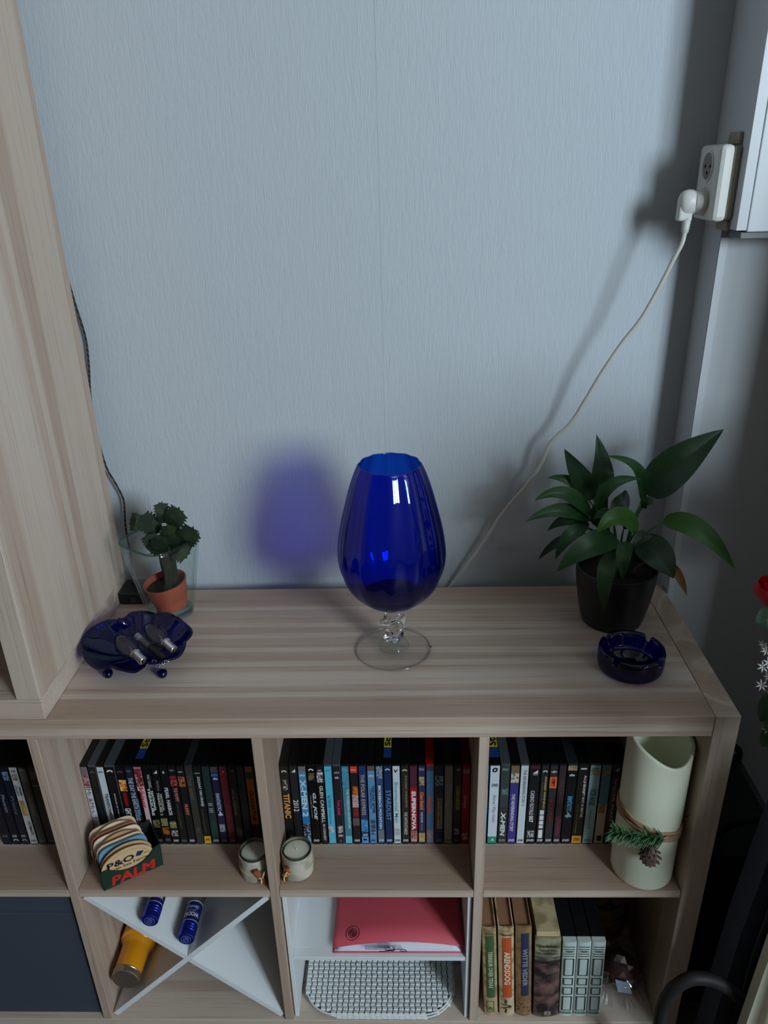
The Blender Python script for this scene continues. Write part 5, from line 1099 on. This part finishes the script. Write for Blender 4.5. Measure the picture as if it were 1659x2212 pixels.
# ---- cellophane parcel
pc_ = thing('cellophane_parcel', 'dark brown round parcel in crumpled clear cellophane beside the video cases', 'parcel', (.643, -.305, Z0))
ctr = Vector((.6430, -.3050, Z0+.040))
bm = bmesh.new(); bmesh.ops.create_icosphere(bm, subdivisions=3, radius=1)
for q in bm.verts: q.co = ctr+Vector((q.co.x*.036, q.co.y*.034, q.co.z*.031))-Vector((0, 0, .005))
m = MB(); m.bm(bm); m.build('contents', mat('dark_brown_contents', c(74, 42, 30), .6, bump=(200, .4, .003)), pc_, smooth=True)
FILM = thin_glass('cellophane_film', (.97, .97, .97), (.78, .80, .82), rough=.06, blend=.35, ior=2.1)
bm = bmesh.new(); bmesh.ops.create_icosphere(bm, subdivisions=3, radius=1); rs = random.Random(4)
for q in bm.verts:
    k = 1+rs.uniform(-.13, .16); z = ctr.z-.002+q.co.z*.040*k
    spread = 1.1 if q.co.z < -.3 else 1
    q.co = Vector((ctr.x+q.co.x*.0430*k*spread, ctr.y+q.co.y*.042*k*spread, max(Z0+.0006, z)))
for q in bm.verts: q.co.x = min(q.co.x, .6925); q.co.x = max(q.co.x, .5935)
m = MB(); m.bm(bm); m.build('cellophane', FILM, pc_)
for (bx, by, bz), (tx, ty, tz), w_ in (((.665, -.29, Z0+.062), (.676, -.285, Z0+.094), .026), ((.640, -.30, Z0+.070), (.634, -.305, Z0+.096), .028), ((.676, -.325, Z0+.02), (.690, -.350, Z0+.006), .03), ((.615, -.335, Z0+.02), (.603, -.358, Z0+.004), .03), ((.650, -.345, Z0+.012), (.652, -.368, Z0+.003), .03)):
    b, t_ = Vector((bx, by, bz)), Vector((tx, ty, tz)); d = (t_-b).normalized(); s_ = d.cross(Vector((0, -.6, .8))).normalized(); nr = s_.cross(d); vs = []; n_ = 7
    for i in range(n_+1):
        f = i/n_-.5
        vs += [b+s_*f*w_*.35+nr*.0025*(-1)**i, t_+s_*f*w_*1.2+nr*.004*(-1)**i]
    vs = [Vector((min(q.x, .6925), q.y, max(q.z, Z0+.0006))) for q in vs]
    MB().add(vs, [(2*i, 2*i+2, 2*i+3, 2*i+1) for i in range(n_)]).build('film_frill', FILM, pc_)
lb = [(.624, -.3440, Z0+.055), (.650, -.3470, Z0+.050), (.658, -.3500, Z0+.022), (.631, -.3490, Z0+.026)]
MB().add(lb+[(x, y-.0005, z) for x, y, z in lb], [(0, 1, 2, 3), (7, 6, 5, 4), (0, 4, 5, 1), (1, 5, 6, 2), (2, 6, 7, 3), (3, 7, 4, 0)]).build('paper_label', plain(150, 168, 186, .5), pc_)
# ================================================================== right of the shelf
NAVY = mat('navy_cloth', c(26, 34, 60), .85, bump=(300, .3, .002), sheen=.2)
cu = thing('added_curtain', 'unseen grey curtain added to shade the wall right of the shelf', 'curtain', (1.2, -.36, 0))  # unseen curtain, added to block window light from the pier
m = MB(); n = 60; vs = []
for i in range(n+1):
    x = .965+.50*i/n; y = -.36+.028*math.sin(i*.95)
    for z in (0.02, 1.2, 2.50): vs.append((x, y, z))
fs = [(i*3+j, (i+1)*3+j, (i+1)*3+j+1, i*3+j+1) for i in range(n) for j in range(2)]
vs2 = [(x, y+.004, z) for x, y, z in vs]; K = len(vs)
fs += [tuple(a+K for a in f) for f in fs]
m.add(vs+vs2, fs); m.build('shade_cloth', mat('shade_cloth_grey', c(84, 82, 82), .9), cu, smooth=True)
MB().tube([(.93, -.36, 2.52), (1.5, -.36, 2.52)], .012, 12).build('added_curtain_rod', METAL, cu, smooth=True)
# bouquet on a tall stand, its left edge reaching into view
fb = thing('flower_bouquet', 'bouquet of red roses, white blossoms and dark leaves beside the shelf', 'flowers', (.90, -.64, .60))
PETAL = mat('rose_red', c(190, 18, 26), .5); WPET = mat('blossom_white', c(214, 214, 210), .6); DLEAF = leafmat('bouquet_leaf', c(26, 50, 30), c(36, 64, 38), .5)
MB().lathe([(.05, .602), (.065, .61), (.078, .66), (.070, .72), (.048, .765), (.052, .785), (.046, .785), (.042, .765), (.06, .70), (.05, .62)], 36, (.90, -.64, 0)).build('vase', mat('dark_vase_glaze', c(30, 34, 48), .25), fb, autosmooth=50)
def rose(p, r):
    p = Vector(p); m = MB()
    for k in range(14):
        a = k*2.4; f = .25+.75*k/13; rad = r*f; nn = 6
        vs = []; fs = []
        for i in range(nn+1):
            for j in range(nn+1):
                th = a+(i/nn-.5)*1.7; h = j/nn
                q = rad*(.35+.65*math.sin(h*PI*.55)); vs.append(p+Vector((q*math.cos(th), q*math.sin(th), r*(1.1*h-.6+.25*(1-f)-.12*(i/nn-.5)**2*4*h))))
        for i in range(nn):
            for j in range(nn): fs.append((i*(nn+1)+j, (i+1)*(nn+1)+j, (i+1)*(nn+1)+j+1, i*(nn+1)+j+1))
        m.add(vs, fs)
    m.build('rose', PETAL, fb, smooth=True)
def blossom(p, r):
    p = Vector(p); m = MB(); ax = Vector((random.uniform(-.8, 0), random.uniform(-1, -.3), random.uniform(-.2, .6))).normalized(); F = frame(ax, p)
    for k in range(7):
        a = 2*PI*k/7
        vs = [F @ Vector(q) for q in ((0, 0, 0), (r*.5*math.cos(a-.28), r*.5*math.sin(a-.28), r*.25), (r*math.cos(a), r*math.sin(a), r*.2), (r*.5*math.cos(a+.28), r*.5*math.sin(a+.28), r*.25))]
        m.add(vs, [(0, 1, 2, 3)])
    m.build('blossom', WPET, fb)
def stemto(p, r=.002):
    p = Vector(p); b = Vector((.90, -.64, .77)); MB().tube(bez(b, (b+p)*.5+Vector((0, 0, .05)), p, 8), r, 6).build('stem', STALK, fb, smooth=True)
ROSES = [((0.6367, -0.58, 1.0877), .024), ((.86, -.52, 1.02), .026), ((.93, -.66, 1.06), .026), ((.98, -.56, 1.0), .025), ((.90, -.64, 1.10), .026), ((.84, -.66, .96), .024), ((.82, -.72, 1.14), .03), ((.98, -.70, 1.18), .03), ((.90, -.56, 1.22), .03), ((.86, -.50, 1.12), .028), ((1.02, -.62, 1.08), .03)]
BLOOMS = [(0.6376, -0.58, 1.0218), (0.6422, -0.58, 1.0136), (0.642, -0.58, 0.9913), (0.6474, -0.58, 0.9964), (0.6451, -0.58, 0.9652), (0.652, -0.58, 0.977), (0.6643, -0.58, 0.9006), (0.6597, -0.58, 0.9518), (0.6538, -0.58, 1.004)]
BLEAVES = [((0.6561, -0.58, 1.0596), (0.6373, -0.58, 1.0568), (0.6232, -0.58, 1.0509), 0.030), ((0.6768, -0.58, 0.9517), (0.6612, -0.58, 0.935), (0.6532, -0.58, 0.9111), 0.026), ((0.6887, -0.58, 0.9039), (0.6712, -0.58, 0.89), (0.6613, -0.58, 0.8744), 0.026), ((0.6781, -0.58, 0.945), (0.6711, -0.58, 0.911), (0.6546, -0.58, 0.9214), 0.030), ((0.6557, -0.58, 1.1123), (0.6431, -0.58, 1.101), (0.6324, -0.58, 1.0836), 0.020)]
for p, r in ROSES: rose(p, r); stemto(Vector(p)-Vector((0, 0, r*.6)))
for p in BLOOMS: blossom(p, .0075)
for a, b, d, w_ in BLEAVES: leaf(a, b, d, w_, 'x', fb, mats={'x': DLEAF}, view=Vector((-.3, -.8, .4)))
for i in range(210):  # unseen leaves packed in to shade the right end of the shelf
    a = random.uniform(0, 2*PI); r0 = random.uniform(.03, .21); z = random.uniform(.82, 1.30-r0*.7)
    p = Vector((.90+r0*math.cos(a), -.64+r0*math.sin(a), z)); q = p+Vector((math.cos(a)*.06, math.sin(a)*.06, random.uniform(-.01, .04)))
    if q.x < .745: continue
    leaf(tuple(p), tuple((p+q)*.5+Vector((0, 0, .01))), tuple(q), .056, 'x', fb, mats={'x': DLEAF}, view=Vector((random.uniform(-.6, .6), -.6, .6)))
stemto((.82, -.58, .85)); stemto((.97, -.6, .9))
ps = thing('plant_stand', 'dark wooden plant stand under the flower bouquet', 'plant stand', (.90, -.64, 0))
DW = mat('dark_stained_wood', c(44, 34, 28), .5)
MB().lathe([(.10, .575), (.105, .58), (.105, .597), (.10, .600)], 36, (.90, -.64, 0)).build('stand_top', DW, ps, autosmooth=40)
for k in range(3):
    a = .4+2*PI*k/3; MB().tube([(.90+.075*math.cos(a), -.64+.075*math.sin(a), .575), (.90+.10*math.cos(a), -.64+.10*math.sin(a), .002)], .010, 10).build('leg', DW, ps, smooth=True)
# navy upholstered slab and cream board standing in the gap, black hose
nv = thing('cloth_panel', 'navy blue cloth-covered upright panel standing in the dark gap beside the shelf', 'panel', (.86, -.43, 0))
m = MB(); poly = [(.7565, .003), (1.25, .003), (1.25, .78), (.806, .78), (.784, .537), (.771, .369), (.7614, .139)]  # unseen right and upper part extended to block light into the gap
m.prism(poly, -.455, -.405); m.build('cloth_cover', NAVY, nv)
MB().tube([(.785, -.463, .012), (.800, -.463, .37), (.815, -.463, .60), (.84, -.463, .79)], .008, 10).build('frame_tube', mat('dark_blue_enamel', c(24, 28, 44), .3), nv, smooth=True)
m = MB(); m.prism([(.7565, .003), (1.02, .003), (1.02, .56), (.7813, .56), (.7756, .431), (.7674, .245)], -.530, -.510); tag(m.build('cream_board', mat('cream_laminate', c(206, 204, 182), .5)), 'cream coloured board standing in front of the navy cloth panel', 'board')
hs = [(.655, -.487, .012), (.6545, -.487, .06), (.6540, -.487, .179), (.6531, -.487, .2368), (.666, -.487, .2844), (.6927, -.487, .309), (.7315, -.487, .300), (.7709, -.487, .2652), (.8063, -.487, .2137), (.85, -.487, .15), (.90, -.487, .06), (.95, -.487, .013), (1.05, -.487, .012)]
tag(MB().tube(spline(hs, 8), .0112, 14).build('black_hose', mat('black_rubber', c(30, 28, 28), .6), smooth=True), 'thick black rubber hose arching up in front of the shelf side', 'hose')

bb = thing('shade_bag', 'matt black bag added to darken the gap beside the shelf', 'bag', (.85, -.17, 0))  # black shape added where the gap holds only shade
BK = mat('gap_shade_black', c(10, 10, 11), .95)
m = MB(); m.prism([(.742, .003), (.952, .003), (.955, .25), (.935, .36), (.90, .40), (.79, .40), (.755, .36), (.742, .25)], -.325, -.05); m.build('shade_bag_body', BK, bb)
for yy in (-.29, -.09):
    MB().tube(spline([(.79, yy, .395), (.80, yy, .43), (.85, yy, .45), (.90, yy, .43), (.905, yy, .395)], 6), .007, 8).build('shade_bag_handle', BK, bb, smooth=True)
